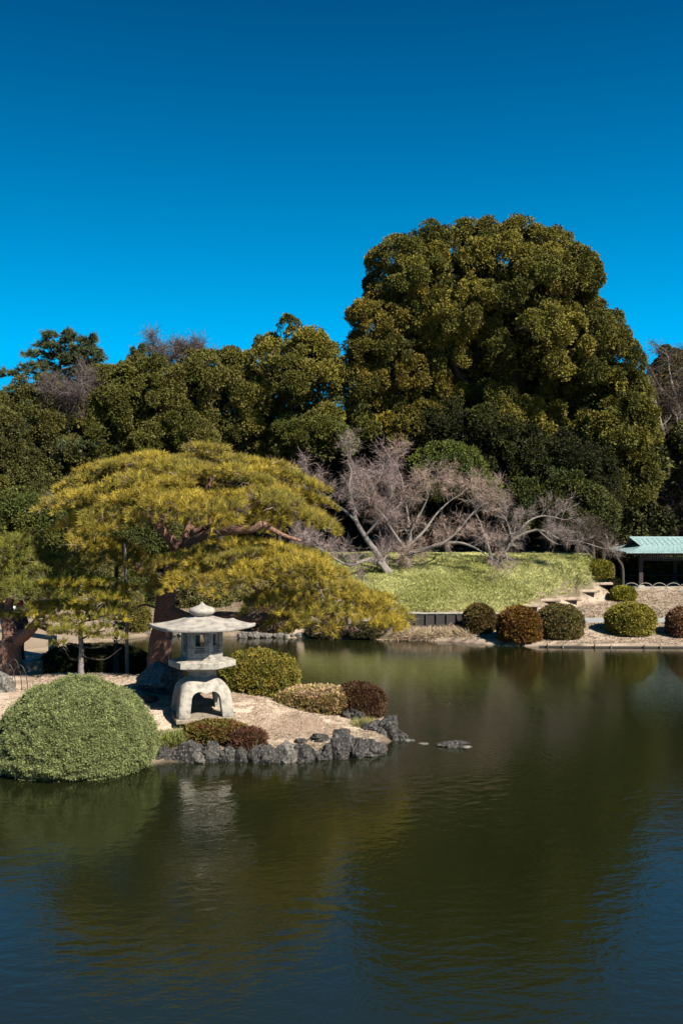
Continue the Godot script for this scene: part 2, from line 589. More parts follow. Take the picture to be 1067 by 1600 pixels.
func pine_pads(t: Node3D, pads: Array, per: float, tuft: Mesh, base: Color, alt: Color, s: int, fan: Mesh, twig_tint: Color, csize := 1.0) -> void:
	# pads: [centre, half sizes]; needles on the upper side of each, twigs below
	var r := rnd(s)
	var sc := Scatter.new()
	var tw := Scatter.new()
	for q in pads:
		var c: Vector3 = q[0]
		var h: Vector3 = q[1]
		var n := int(per * PI * h.x * h.z)
		var tint := base.lerp(alt, r.randf())
		var bb := Basis.IDENTITY
		if q.size() > 2: bb = upto((q[2] as Vector3) * 0.55 + Vector3(0, 0.8, 0), 0.0)
		for i in n:
			var a := r.randf() * TAU
			var w := sqrt(r.randf())
			var edge := 1.0 + 0.22 * sin(a * 3.0 + c.x * 5.0) + 0.12 * sin(a * 7.0 + c.z * 3.0)
			var y := sqrt(maxf(0.0, 1.0 - w * w)) * h.y * r.randf_range(0.55, 1.08) - h.y * 0.25 * r.randf()
			var p := c + bb * Vector3(cos(a) * w * edge * h.x, y, sin(a) * w * edge * h.z)
			var up := bb * Vector3(cos(a) * w * 0.7, 0.8, sin(a) * w * 0.7) + Vector3(0, 0.35, 0) + ball(r) * 0.35
			var young := r.randf()
			sc.add(Transform3D(upto(up, r.randf() * TAU, csize * r.randf_range(0.75, 1.4)), p), lin(tint.lerp(alt, young * 0.6), r.randf_range(0.5, 1.45)))
		for i in int(n * 0.11):
			var a := r.randf() * TAU
			var w := sqrt(r.randf()) * 0.9
			var p := c + bb * Vector3(cos(a) * w * h.x, -h.y * 0.1 * r.randf(), sin(a) * w * h.z)
			tw.add(Transform3D(upto(Vector3(cos(a), 0.35, sin(a)) + ball(r) * 0.3, r.randf() * TAU, r.randf_range(0.6, 1.1)), p), lin(twig_tint, r.randf_range(0.6, 1.3)))
	spread("needles", sc, tuft, t)
	spread("twigs", tw, fan, t)

func limb_run(t: Node3D, called: String, pts: Array, a: float, b: float, m: Material, s: int, sides := 10) -> void:
	var own := []
	for p in pts: own.append(p - t.position)
	var c := curve(own, 6)
	var mb := MB.new()
	mb.tube(c, taper(c.size(), a, b), sides, Color.WHITE, 0.07, rnd(s))
	part(called, mb.mesh(m), t)

# ---------------------------------------------------------------- people
func body_mesh(bones: Array, lo: Vector3, hi: Vector3, cell: float, blend: float, m: Material) -> ArrayMesh:
	# surface nets round a smooth union of tapered capsules; each bone is [a, b, ra, rb, colour]
	var nx := int((hi.x - lo.x) / cell) + 1
	var ny := int((hi.y - lo.y) / cell) + 1
	var nz := int((hi.z - lo.z) / cell) + 1
	var field := PackedFloat32Array()
	field.resize(nx * ny * nz)
	field.fill(1.0)
	var who := PackedInt32Array()
	who.resize(nx * ny * nz)
	for bi in bones.size():
		var q: Array = bones[bi]
		var a: Vector3 = q[0]
		var e: Vector3 = q[1] - q[0]
		var ll := maxf(e.length_squared(), 1e-9)
		var pad: float = maxf(q[2], q[3]) + blend + cell * 2.0
		var mn: Vector3 = (Vector3(minf(q[0].x, q[1].x), minf(q[0].y, q[1].y), minf(q[0].z, q[1].z)) - Vector3.ONE * pad - lo) / cell
		var mx: Vector3 = (Vector3(maxf(q[0].x, q[1].x), maxf(q[0].y, q[1].y), maxf(q[0].z, q[1].z)) + Vector3.ONE * pad - lo) / cell
		for z in range(maxi(0, int(mn.z)), mini(nz, int(mx.z) + 1)):
			for y in range(maxi(0, int(mn.y)), mini(ny, int(mx.y) + 1)):
				for x in range(maxi(0, int(mn.x)), mini(nx, int(mx.x) + 1)):
					var p := lo + Vector3(x, y, z) * cell
					var t := clampf((p - a).dot(e) / ll, 0.0, 1.0)
					var d: float = p.distance_to(a + e * t) - lerpf(q[2], q[3], t)
					var i := (z * ny + y) * nx + x
					var f := field[i]
					if d < f: who[i] = bi
					var k := maxf(blend - absf(d - f), 0.0) / blend
					field[i] = minf(d, f) - k * k * blend * 0.25
	var b := MB.new()
	var at := {}
	for z in nz - 1:
		for y in ny - 1:
			for x in nx - 1:
				var s := Vector3.ZERO
				var n := 0
				var i0 := (z * ny + y) * nx + x
				var vals := [field[i0], field[i0 + 1], field[i0 + nx], field[i0 + nx + 1], field[i0 + nx * ny], field[i0 + nx * ny + 1], field[i0 + nx * ny + nx], field[i0 + nx * ny + nx + 1]]
				var neg := 0
				for q in vals:
					if q < 0.0: neg += 1
				if neg == 0 or neg == 8: continue
				for ed in [[0, 1], [2, 3], [4, 5], [6, 7], [0, 2], [1, 3], [4, 6], [5, 7], [0, 4], [1, 5], [2, 6], [3, 7]]:
					var u: float = vals[ed[0]]
					var w: float = vals[ed[1]]
					if (u < 0.0) != (w < 0.0):
						var k := u / (u - w)
						var pa := Vector3(ed[0] & 1, (ed[0] >> 1) & 1, ed[0] >> 2)
						var pb := Vector3(ed[1] & 1, (ed[1] >> 1) & 1, ed[1] >> 2)
						s += pa.lerp(pb, k)
						n += 1
				at[i0] = b.vert(lo + (Vector3(x, y, z) + s / n) * cell, bones[who[i0]][4])
	for i in at:
		var x: int = i % nx
		var y: int = (i / nx) % ny
		var z: int = i / (nx * ny)
		for ax in 3:
			var st: int = [1, nx, nx * ny][ax]
			var s1: int = [nx, nx * ny, 1][ax]
			var s2: int = [nx * ny, 1, nx][ax]
			if [y, z, x][ax] == 0 or [z, x, y][ax] == 0: continue
			if (field[i] < 0.0) != (field[i + st] < 0.0) and at.has(i - s1) and at.has(i - s2) and at.has(i - s1 - s2):
				if field[i] < 0.0: b.quad(at[i], at[i - s1], at[i - s1 - s2], at[i - s2])
				else: b.quad(at[i], at[i - s2], at[i - s1 - s2], at[i - s1])
	return b.mesh(m)

func person(label: String, at: Vector3, turn: float, tall: float, coat: Color, legs: Color, hair: Color, hat := false) -> void:
	var t := thing("person", label, "person", at, "people on the footbridge", turn)
	t.scale = Vector3.ONE * (tall / 1.7)
	var skin := Color(0.42, 0.25, 0.17)
	var shoe := Color(0.03, 0.03, 0.035)
	var bones := []
	for s in [-1.0, 1.0]:
		bones.append([Vector3(0.10 * s, 0.88, 0), Vector3(0.11 * s, 0.48, 0.02), 0.085, 0.058, legs])
		bones.append([Vector3(0.11 * s, 0.48, 0.02), Vector3(0.11 * s, 0.09, -0.02), 0.058, 0.042, legs])
		bones.append([Vector3(0.11 * s, 0.045, -0.04), Vector3(0.125 * s, 0.035, 0.16), 0.045, 0.035, shoe])
		bones.append([Vector3(0.19 * s, 1.37, -0.01), Vector3(0.25 * s, 1.09, -0.03), 0.058, 0.048, coat])
		bones.append([Vector3(0.25 * s, 1.09, -0.03), Vector3(0.20 * s, 0.90, 0.14), 0.046, 0.036, coat])
		bones.append([Vector3(0.20 * s, 0.90, 0.14), Vector3(0.18 * s, 0.86, 0.21), 0.030, 0.026, skin])
	bones.append([Vector3(0, 0.90, 0), Vector3(0, 1.12, 0.01), 0.145, 0.130, coat])
	bones.append([Vector3(-0.06, 1.30, 0), Vector3(0.06, 1.30, 0), 0.135, 0.135, coat])
	bones.append([Vector3(0, 1.12, 0.01), Vector3(0, 1.34, 0), 0.130, 0.12, coat])
	bones.append([Vector3(0, 1.40, -0.01), Vector3(0, 1.50, 0.0), 0.055, 0.05, skin])
	part("body", body_mesh(bones, Vector3(-0.36, -0.03, -0.22), Vector3(0.36, 1.56, 0.3), 0.022, 0.05, M.cloth), t)
	var hb := [[Vector3(0, 1.60, 0.0), Vector3(0, 1.62, -0.02), 0.088, 0.092, skin], [Vector3(0, 1.54, 0.03), Vector3(0, 1.53, 0.055), 0.055, 0.038, skin], [Vector3(0, 1.585, 0.085), Vector3(0, 1.56, 0.108), 0.012, 0.017, skin],
		[Vector3(-0.03, 1.595, 0.083), Vector3(-0.028, 1.595, 0.085), 0.010, 0.010, Color(0.05, 0.04, 0.04)], [Vector3(0.03, 1.595, 0.083), Vector3(0.028, 1.595, 0.085), 0.010, 0.010, Color(0.05, 0.04, 0.04)],
		[Vector3(-0.02, 1.53, 0.088), Vector3(0.02, 1.53, 0.088), 0.008, 0.008, Color(0.3, 0.12, 0.1)],
		[Vector3(-0.09, 1.60, -0.005), Vector3(-0.092, 1.56, 0.0), 0.016, 0.012, skin], [Vector3(0.09, 1.60, -0.005), Vector3(0.092, 1.56, 0.0), 0.016, 0.012, skin]]
	part("head", body_mesh(hb, Vector3(-0.13, 1.46, -0.14), Vector3(0.13, 1.74, 0.15), 0.009, 0.015, M.cloth), t)
	var cap := [[Vector3(0, 1.635, -0.025), Vector3(0, 1.65, -0.02), 0.097, 0.092, hair], [Vector3(0, 1.60, -0.05), Vector3(0, 1.52, -0.065), 0.08, 0.055, hair]]
	if hat: cap = [[Vector3(0, 1.655, -0.01), Vector3(0, 1.665, -0.01), 0.10, 0.095, hair], [Vector3(-0.05, 1.645, 0.09), Vector3(0.05, 1.645, 0.09), 0.02, 0.02, hair], [Vector3(-0.03, 1.64, 0.13), Vector3(0.03, 1.64, 0.13), 0.015, 0.015, hair]]
	part("hat" if hat else "hair", body_mesh(cap, Vector3(-0.13, 1.44, -0.16), Vector3(0.13, 1.78, 0.17), 0.011, 0.02, M.cloth), t)

# ---------------------------------------------------------------- building the scene
func _ready() -> void:
	setup_view()
	setup_materials()
	make_ground()
	make_water()
	make_lantern()
	make_island_plants()
	make_pines()
	make_rocks()
	make_far_bank()
	make_pavilion()
	make_bare_trees()
	make_forest()
	make_bridge()

func setup_view() -> void:
	var cam := Camera3D.new()
	cam.name = "camera"
	cam.keep_aspect = Camera3D.KEEP_HEIGHT
	cam.fov = rad_to_deg(2.0 * atan(800.0 / F))
	cam.position = Vector3(0, EYE, 0)
	cam.far = 3000.0
	add_child(cam)
	cam.current = true
	var sun := DirectionalLight3D.new()
	sun.name = "sun"
	sun.light_energy = 1.6
	sun.light_color = Color(1.0, 0.955, 0.88)
	sun.light_angular_distance = 0.5
	sun.shadow_enabled = true
	add_child(sun)
	sun.look_at_from_position(Vector3.ZERO, -Vector3(0.50, 0.66, 0.56), Vector3.UP)
	var expo := 2.62
	var im := Image.create_empty(64, 512, false, Image.FORMAT_RGBF)
	for y in 512:
		var s := sin((0.5 - (y + 0.5) / 512.0) * PI)
		var c := Color()
		var q := clampf(s, 0.15, 0.47)
		c.g = 0.392 * exp(-5.6 * (q - 0.196))
		c.b = 0.84 * exp(-4.5 * (q - 0.196))
		c.r = 0.0
		if s > 0.47: c = c.lerp(Color(0.0, 0.072, 0.19), smoothstep(0.47, 1.0, s))
		if s < 0.0: c = c.lerp(Color(0.10, 0.09, 0.07), smoothstep(0.0, -0.05, s))
		c = Color(c.r / expo, c.g / expo, c.b / expo)
		for x in 64: im.set_pixel(x, y, c)
	var pan := PanoramaSkyMaterial.new()
	pan.panorama = ImageTexture.create_from_image(im)
	var sky := Sky.new()
	sky.sky_material = pan
	var env := Environment.new()
	env.background_mode = Environment.BG_SKY
	env.sky = sky
	env.tonemap_mode = Environment.TONE_MAPPER_LINEAR
	env.tonemap_exposure = expo
	env.sdfgi_enabled = true
	env.ssao_enabled = true
	env.ssil_enabled = true
	var we := WorldEnvironment.new()
	we.name = "environment"
	we.environment = env
	add_child(we)

func setup_materials() -> void:
	var g := func(a: float) -> Color: return Color(a, a, a)
	T.grain = noise_tex(0.035, 5, 1, [[0.2, g.call(0.55)], [0.42, g.call(0.86)], [0.75, g.call(1.0)]], 1024)
	T.fine = noise_tex(0.12, 4, 2, [[0.2, g.call(0.35)], [0.5, g.call(0.8)], [0.75, g.call(1.0)]], 512)
	T.bump = noise_tex(0.05, 5, 3, [], 512)
	T.stone = noise_tex(0.0055, 8, 4, [[0.2, Color(0.19, 0.18, 0.16)], [0.4, Color(0.34, 0.32, 0.285)], [0.6, Color(0.42, 0.40, 0.355)], [0.85, Color(0.48, 0.46, 0.41)]], 1024)
	T.roofstone = noise_tex(0.005, 7, 5, [[0.15, Color(0.20, 0.18, 0.17)], [0.38, Color(0.36, 0.335, 0.31)], [0.6, Color(0.44, 0.415, 0.38)], [0.85, Color(0.48, 0.455, 0.42)]], 1024)
	T.rock = noise_tex(0.02, 6, 6, [[0.2, Color(0.008, 0.008, 0.010)], [0.46, Color(0.020, 0.020, 0.022)], [0.62, Color(0.038, 0.037, 0.036)], [0.76, Color(0.20, 0.185, 0.16)]], 1024)
	T.bark = noise_tex(0.03, 5, 7, [[0.25, Color(0.06, 0.032, 0.026)], [0.45, Color(0.27, 0.13, 0.09)], [0.6, Color(0.46, 0.235, 0.165)], [0.8, Color(0.55, 0.36, 0.28)]], 512)
	T.silver = noise_tex(0.03, 5, 8, [[0.25, Color(0.10, 0.088, 0.078)], [0.5, Color(0.26, 0.237, 0.22)], [0.8, Color(0.43, 0.405, 0.385)]], 512)
	T.copper = noise_tex(0.02, 5, 9, [[0.25, Color(0.15, 0.27, 0.29)], [0.45, Color(0.26, 0.42, 0.45)], [0.75, Color(0.38, 0.55, 0.59)]], 512)
	T.wood = noise_tex(0.04, 4, 10, [[0.25, Color(0.012, 0.010, 0.012)], [0.75, Color(0.05, 0.04, 0.038)]], 512)
	textured("ground", T.grain, 0.7, 0.95, T.bump, 2.0)
	textured("stone", T.stone, 1.1, 0.9, T.bump, 0.5)
	textured("roofstone", T.roofstone, 0.6, 0.9, T.bump, 0.5)
	textured("rock", T.rock, 0.7, 0.8, noise_tex(0.012, 5, 19, [], 512), 3.5)
	textured("pale_rock", noise_tex(0.02, 6, 17, [[0.2, Color(0.06, 0.055, 0.05)], [0.5, Color(0.17, 0.16, 0.145)], [0.8, Color(0.36, 0.34, 0.31)]], 512), 1.0, 0.9, T.bump, 3.0)
	textured("blue_rock", noise_tex(0.02, 6, 16, [[0.25, Color(0.015, 0.035, 0.045)], [0.55, Color(0.04, 0.105, 0.135)], [0.8, Color(0.14, 0.24, 0.27)]], 512), 0.9, 0.45, T.bump, 2.0)
	textured("bark_red", T.bark, 1.6, 0.9, T.bump, 5.0)
	textured("bark_silver", T.silver, 1.5, 0.85, T.bump, 2.0)
	textured("copper", T.copper, 0.7, 0.6)
	textured("wood", T.wood, 1.2, 0.8)
	textured("concrete", T.stone, 0.5, 0.9)
	mat("bark_dark", Color(0.045, 0.036, 0.028), 0.95)
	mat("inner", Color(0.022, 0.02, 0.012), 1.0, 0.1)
	mat("leaf", Color.WHITE, 0.65, 0.25)
	mat("matte_leaf", Color.WHITE, 0.75, 0.25)
	mat("needle", Color.WHITE, 0.6, 0.3)
	mat("blade", Color.WHITE, 0.7, 0.25)
	mat("twig", Color.WHITE, 0.9, 0.2)
	mat("wire", Color(0.03, 0.03, 0.035), 0.5, 0.5)
	mat("bamboo_hoop", Color(0.33, 0.30, 0.26), 0.6, 0.5)
	mat("cloth", Color.WHITE, 0.85, 0.2)
	for k in ["needle", "blade"]:
		M[k].backlight_enabled = true
		M[k].backlight = Color(0.5, 0.5, 0.5)
	var w := StandardMaterial3D.new()
	w.resource_name = "water"
	w.albedo_color = Color(0.0070, 0.0092, 0.0030).linear_to_srgb()
	w.roughness = 0.015
	w.metallic_specular = 0.8
	w.normal_enabled = true
	w.normal_texture = noise_tex(0.026, 4, 21, [], 1024, FastNoiseLite.TYPE_SIMPLEX_SMOOTH, 5.0)
	w.normal_scale = 0.135
	w.uv1_triplanar = false
	M.water = w

func make_ground() -> void:
	var xs := [-1500.0, -600.0, -200.0, -90.0, -60.0]
	var x := -45.0
	while x < 60.0:
		xs.append(x)
		x += 0.2 if x > -14.0 and x < 2.0 else (0.35 if x > -14.0 and x < 22.0 else 1.5)
	for q in [70.0, 90.0, 200.0, 600.0, 1500.0]: xs.append(q)
	var ds := [-600.0, -100.0, -30.0, -12.0, -9.0, -7.0, -5.0, -4.0, 0.0, 8.0, 14.0]
	var d := 17.0
	while d < 100.0:
		ds.append(d)
		d += 0.17 if d < 31.0 else (0.25 if d < 46.0 and d > 35.0 else (0.5 if d < 60.0 else 2.0))
	for q in [120.0, 200.0, 500.0, 1500.0]: ds.append(q)
	# a doubled line where the retaining wall stands, so that the hill starts with a sheer step
	ds.append(40.40); ds.append(40.46)
	ds.sort()
	var b := MB.new()
	var f := FastNoiseLite.new()
	f.seed = 5; f.frequency = 0.5; f.fractal_octaves = 3
	for dd in ds:
		for xx in xs:
			var h := ground_h(xx, dd)
			h += f.get_noise_2d(xx * 2.0, dd * 2.0) * 0.03 if h > 0.1 and absf(dd - 40.43) > 0.3 else 0.0
			b.vert(Vector3(xx, h, -dd), ground_col(xx, dd, h, f))
	var w := xs.size()
	for j in ds.size() - 1:
		for i in w - 1:
			b.quad(j * w + i, j * w + i + 1, (j + 1) * w + i + 1, (j + 1) * w + i)
	tag(part("ground", b.mesh(M.ground), self), "pale dry winter grass ground of the island and the far banks", "", "", "structure")

func ground_col(x: float, d: float, h: float, f: FastNoiseLite) -> Color:
	var n := f.get_noise_2d(x, d)
	var mud := Color(0.085, 0.065, 0.04)
	var straw := Color(0.72, 0.59, 0.48)
	var soil := Color(0.30, 0.20, 0.14)
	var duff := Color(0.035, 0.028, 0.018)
	if h < 0.05: return mud
	if d < 31.5:
		var c := straw.lerp(soil, clampf(n * 2.4 + 0.12, 0.0, 0.8))
		c = c.lerp(soil, smoothstep(24.4, 26.0, d + n) * 0.45)
		if h < 0.22: c = c.lerp(mud, 0.6)
		return c
	var c := Color(0.56, 0.45, 0.36).lerp(Color(0.40, 0.31, 0.24), clampf(n * 1.4 + 0.3, 0.0, 1.0))
	var right := (x - 7.19) * 0.685 - (minf(d, 46.9) - 41.9) * 0.73
	if d > 40.3 and d < 41.7 and right > -2.0 and x > 5.0: c = Color(0.42, 0.45, 0.48)
	if d > 40.45 and d < 41.2 and right <= -2.0 and x > 0.5: c = Color(0.5, 0.44, 0.37)
	var hs := hill_share(x, d)
	if hs > 0.2 and d > 41.2: c = c.lerp(Color(0.13, 0.11, 0.05), 0.85)
	if x < 0.0 and d > 42.5: c = c.lerp(Color(0.15, 0.135, 0.06), smoothstep(42.5, 43.5, d + n) * 0.8)
	if x < -4.5 and d > 34.0: c = c.lerp(Color(0.27, 0.21, 0.14), 0.7)
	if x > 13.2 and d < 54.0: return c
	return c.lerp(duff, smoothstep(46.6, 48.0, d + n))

func make_water() -> void:
	# finer mesh where the eye can see single ripples
	var xs := [-80.0, -50.0, -30.0, -20.0, -14.0, -11.0, -9.0, -8.0, -7.2]
	var x := -6.6
	while x < 6.65:
		xs.append(x)
		x += 0.075
	for k in [7.2, 8.0, 9.0, 11.0, 14.0, 20.0, 30.0, 50.0, 80.0]: xs.append(k)
	var ds := [-6.0, 0.0, 4.0, 6.5, 8.0]
	var d := 8.6
	while d < 44.0:
		ds.append(d)
		d += 0.045 if d < 14.0 else (0.07 if d < 19.0 else (0.3 if d < 24.0 else 1.0))
	var b := MB.new()
	var f := FastNoiseLite.new()
	f.seed = 9; f.frequency = 1.0; f.fractal_octaves = 2
	var uv := PackedVector2Array()
	for dd in ds:
		for xx in xs:
			var warp := 0.35 * f.get_noise_2d(xx * 0.3, dd * 0.3)
			var calm: float = 0.55 + 0.45 * f.get_noise_2d(xx * 0.12 + 40.0, dd * 0.25)
			var h: float = (0.0046 * f.get_noise_2d(xx * 1.5, dd * 3.6 + warp) + 0.0046 * f.get_noise_2d(xx * 3.2 + 9.0, dd * 6.5 + warp)) * calm * (1.0 if dd < 19.0 else 0.4)
			b.vert(Vector3(xx, h, -dd))
			uv.append(Vector2(xx / 4.4 + 0.2 * warp, dd / 2.6))
	var w0 := xs.size()
	for j in ds.size() - 1:
		for i in w0 - 1: b.quad(j * w0 + i, j * w0 + i + 1, (j + 1) * w0 + i + 1, (j + 1) * w0 + i)
	var m := b.mesh(M.water)
	var arr := m.surface_get_arrays(0)
	arr[Mesh.ARRAY_TEX_UV] = uv
	var tg := PackedFloat32Array()
	for i in uv.size(): tg.append_array(PackedFloat32Array([1, 0, 0, 1]))
	arr[Mesh.ARRAY_TANGENT] = tg
	arr[Mesh.ARRAY_COLOR] = null
	var w := ArrayMesh.new()
	w.add_surface_from_arrays(Mesh.PRIMITIVE_TRIANGLES, arr)
	w.surface_set_material(0, M.water)
	tag(part("pond_water", w, self), "dark olive rippled water of the pond", "", "", "structure")

# ---------------------------------------------------------------- stone lantern
func arch_polygon() -> PackedVector2Array:
	var p := PackedVector2Array([Vector2(-0.365, -0.1), Vector2(-0.355, 0.05)])
	var c := 0.142
	var r := 0.172
	var ys := 0.385
	var stop := acos(c / r)
	for k in 13:
		var a := PI - (PI - stop) * k / 12.0
		p.append(Vector2(-c + cos(a) * r, ys + sin(a) * r))
	for k in 12:
		var a := (PI - stop) * (1.0 - (k + 1) / 12.0)
		p.append(Vector2(c + cos(a) * r, ys + sin(a) * r))
	p.append(Vector2(0.355, 0.05)); p.append(Vector2(0.365, -0.1))
	return p

func make_lantern() -> void:
	var at := P(316, 1000, 22.1)
	at.y = ground_h(at.x, 22.1)
	var t := thing("stone_lantern", "grey granite snow-viewing lantern with wide hexagonal roof and four arched legs", "stone lantern", at)
	# plinth slab
	var turn := deg_to_rad(17.0)
	var b := MB.new()
	b.box(Vector3(0, 0.02, 0), Vector3(1.31, 0.10, 1.31), Basis(Vector3.UP, turn), Color(0.75, 0.68, 0.6), 0.015)
	part("plinth", b.mesh(M.stone), t)
	var up := 0.07
	# arched base: a rounded block with two crossing double-arched tunnels
	var lo := MB.new()
	var prof := [[0.0, 0.610, 16.0], [0.02, 0.618, 16.0], [0.2, 0.598, 16.0], [0.4, 0.575, 15.0], [0.52, 0.553, 13.0], [0.61, 0.520, 11.0], [0.69, 0.462, 9.0], [0.75, 0.385, 7.0], [0.79, 0.30, 4.0], [0.83, 0.27, 3.5]]
	var sides := 48
	for q in prof:
		for k in sides:
			var a := TAU * k / sides + TAU / sides * 0.5
			var e := 2.0 / float(q[2])
			lo.vert(Vector3(signf(sin(a)) * pow(absf(sin(a)), e) * q[1], q[0], signf(cos(a)) * pow(absf(cos(a)), e) * q[1]))
	for i in prof.size() - 1:
		for k in sides:
			lo.quad(i * sides + k, i * sides + (k + 1) % sides, (i + 1) * sides + (k + 1) % sides, (i + 1) * sides + k)
	var c0 := lo.vert(Vector3(0, 0, 0))
	var c1 := lo.vert(Vector3(0, 0.83, 0))
	var last := (prof.size() - 1) * sides
	for k in sides:
		lo.tri(c0, (k + 1) % sides, k)
		lo.tri(c1, last + k, last + (k + 1) % sides)
	var csg := CSGCombiner3D.new()
	csg.name = "legs"
	var cm := CSGMesh3D.new()
	cm.name = "block"
	cm.mesh = lo.mesh(M.stone)
	csg.add_child(cm)
	for k in 2:
		var cp := CSGPolygon3D.new()
		cp.name = "arch"
		cp.polygon = arch_polygon()
		cp.depth = 1.6
		cp.operation = CSGShape3D.OPERATION_SUBTRACTION
		cp.material = M.stone
		cp.transform = Transform3D(Basis(Vector3.UP, PI / 2 * k), Basis(Vector3.UP, PI / 2 * k) * Vector3(0, 0, 0.8))
		csg.add_child(cp, true)
	t.add_child(csg)
	csg.position = Vector3(0, up, 0)
	csg.rotation.y = turn
	# neck and hexagonal table
	var hx := PI / 6.0
	b = MB.new()
	b.lathe([[0.0, 0.828], [0.30, 0.828], [0.31, 0.86], [0.31, 0.95], [0.30, 0.97], [0.0, 0.97]], 6, Vector3(0, up, 0), hx, Color.WHITE, true)
	part("neck", b.mesh(M.stone), t)
	b = MB.new()
	b.lathe([[0.0, 0.968], [0.40, 0.968], [0.66, 1.035], [0.735, 1.045], [0.75, 1.06], [0.745, 1.175], [0.73, 1.19], [0.50, 1.215], [0.0, 1.22]], 6, Vector3(0, up, 0), hx, Color.WHITE, true)
	part("table_slab", b.mesh(M.stone), t)
	# light chamber: six framed walls
	b = MB.new()
	var R := 0.455
	var inr := R * cos(PI / 6.0)
	var y0 := 1.222 + up
	var y1 := 1.93 + up
	b.lathe([[0.0, 1.218], [R + 0.02, 1.218], [R + 0.02, 1.25], [0.0, 1.25]], 6, Vector3(0, up, 0), hx, Color.WHITE, true)
	var wallm := MB.new()
	for k in 6:
		var bs := Basis(Vector3.UP, TAU * k / 6.0)
		var z := inr - 0.035
		var mid := (y0 + y1) * 0.5
		var h := y1 - y0
		for s in [-1.0, 1.0]:
			wallm.box(bs * Vector3(0.163 * s, mid, z), Vector3(0.094, h, 0.07), bs, Color.WHITE, 0.006)
		wallm.box(bs * Vector3(0, y0 + 0.075, z), Vector3(0.234, 0.15, 0.066), bs, Color.WHITE, 0.006)
		wallm.box(bs * Vector3(0, y1 - 0.07, z), Vector3(0.234, 0.14, 0.066), bs, Color.WHITE, 0.006)
		var corner := bs * Vector3(R * 0.47, mid, (R - 0.02) * cos(PI / 6) - 0.01)
		wallm.box(corner, Vector3(0.06, h - 0.004, 0.06), Basis(Vector3.UP, TAU * k / 6.0 + PI / 6), Color.WHITE, 0.008)
	part("chamber_floor", b.mesh(M.stone), t)
	part("chamber_wall", wallm.mesh(M.stone), t)
	for k in 6:
		var bs := Basis(Vector3.UP, TAU * k / 6.0)
		var z := inr - 0.045
		var wm := MB.new()
		var wl := y0 + 0.15
		var wh := y1 - 0.14
		for s in [-1.0, 1.0]: wm.box(bs * Vector3(0.105 * s, (wl + wh) * 0.5, z), Vector3(0.024, wh - wl, 0.03), bs, Color.WHITE, 0.003)
		wm.box(bs * Vector3(0, wl + 0.012, z), Vector3(0.186, 0.024, 0.03), bs, Color.WHITE, 0.003)
		wm.box(bs * Vector3(0, wh - 0.012, z), Vector3(0.186, 0.024, 0.03), bs, Color.WHITE, 0.003)
		var win := part("window_frame", wm.mesh(M.stone), t)
		for j in 3:
			var sl := MB.new()
			sl.box(bs * Vector3(0, wl + 0.045 + j * 0.042, z - 0.004), Vector3(0.186, 0.026, 0.022), bs * Basis(Vector3.RIGHT, 0.35), Color.WHITE, 0.003)
			part("slat", sl.mesh(M.stone), win)
	# roof: faceted in plan, sagging in section
	b = MB.new()
	var nseg := 60
	var rows := [[0.20, 2.145], [0.27, 2.135], [0.42, 2.098], [0.60, 2.052], [0.80, 2.008], [0.96, 1.978], [1.09, 1.965], [1.17, 1.966], [1.19, 1.955], [1.18, 1.905], [1.15, 1.892], [0.80, 1.90], [0.30, 1.925]]
	for q in rows:
		for k in nseg:
			var a := TAU * k / nseg + hx
			var m6 := fposmod(a - hx, PI / 3.0) - PI / 6.0
			var hexr := cos(PI / 6.0) / cos(m6)
			var soft := lerpf(0.93, hexr, clampf(0.35 + float(q[0]) * 0.55, 0.0, 1.0))
			var lift := pow(clampf((float(q[0]) - 0.6) / 0.6, 0.0, 1.0), 2.0) * pow(absf(m6) / (PI / 6.0), 4.0) * 0.022
			var crease := 0.012 * pow(absf(m6) / (PI / 6.0), 6.0) * (1.0 if q[0] < 1.2 and q[1] > 1.95 else 0.0)
			b.vert(Vector3(sin(a) * q[0] * soft, q[1] + up + lift + crease, cos(a) * q[0] * soft))
	for i in rows.size() - 1:
		for k in nseg:
			b.quad(i * nseg + k, (i + 1) * nseg + k, (i + 1) * nseg + (k + 1) % nseg, i * nseg + (k + 1) % nseg)
	part("roof", b.mesh(M.roofstone), t)
	b = MB.new()
	b.lathe([[0.0, 2.12], [0.17, 2.13], [0.18, 2.15], [0.20, 2.165], [0.255, 2.195], [0.283, 2.24], [0.285, 2.275], [0.265, 2.315], [0.21, 2.345], [0.13, 2.368], [0.075, 2.39], [0.045, 2.42], [0.02, 2.455], [0.0, 2.475]], 32, Vector3(0, up, 0))
	part("finial", b.mesh(M.stone), t)

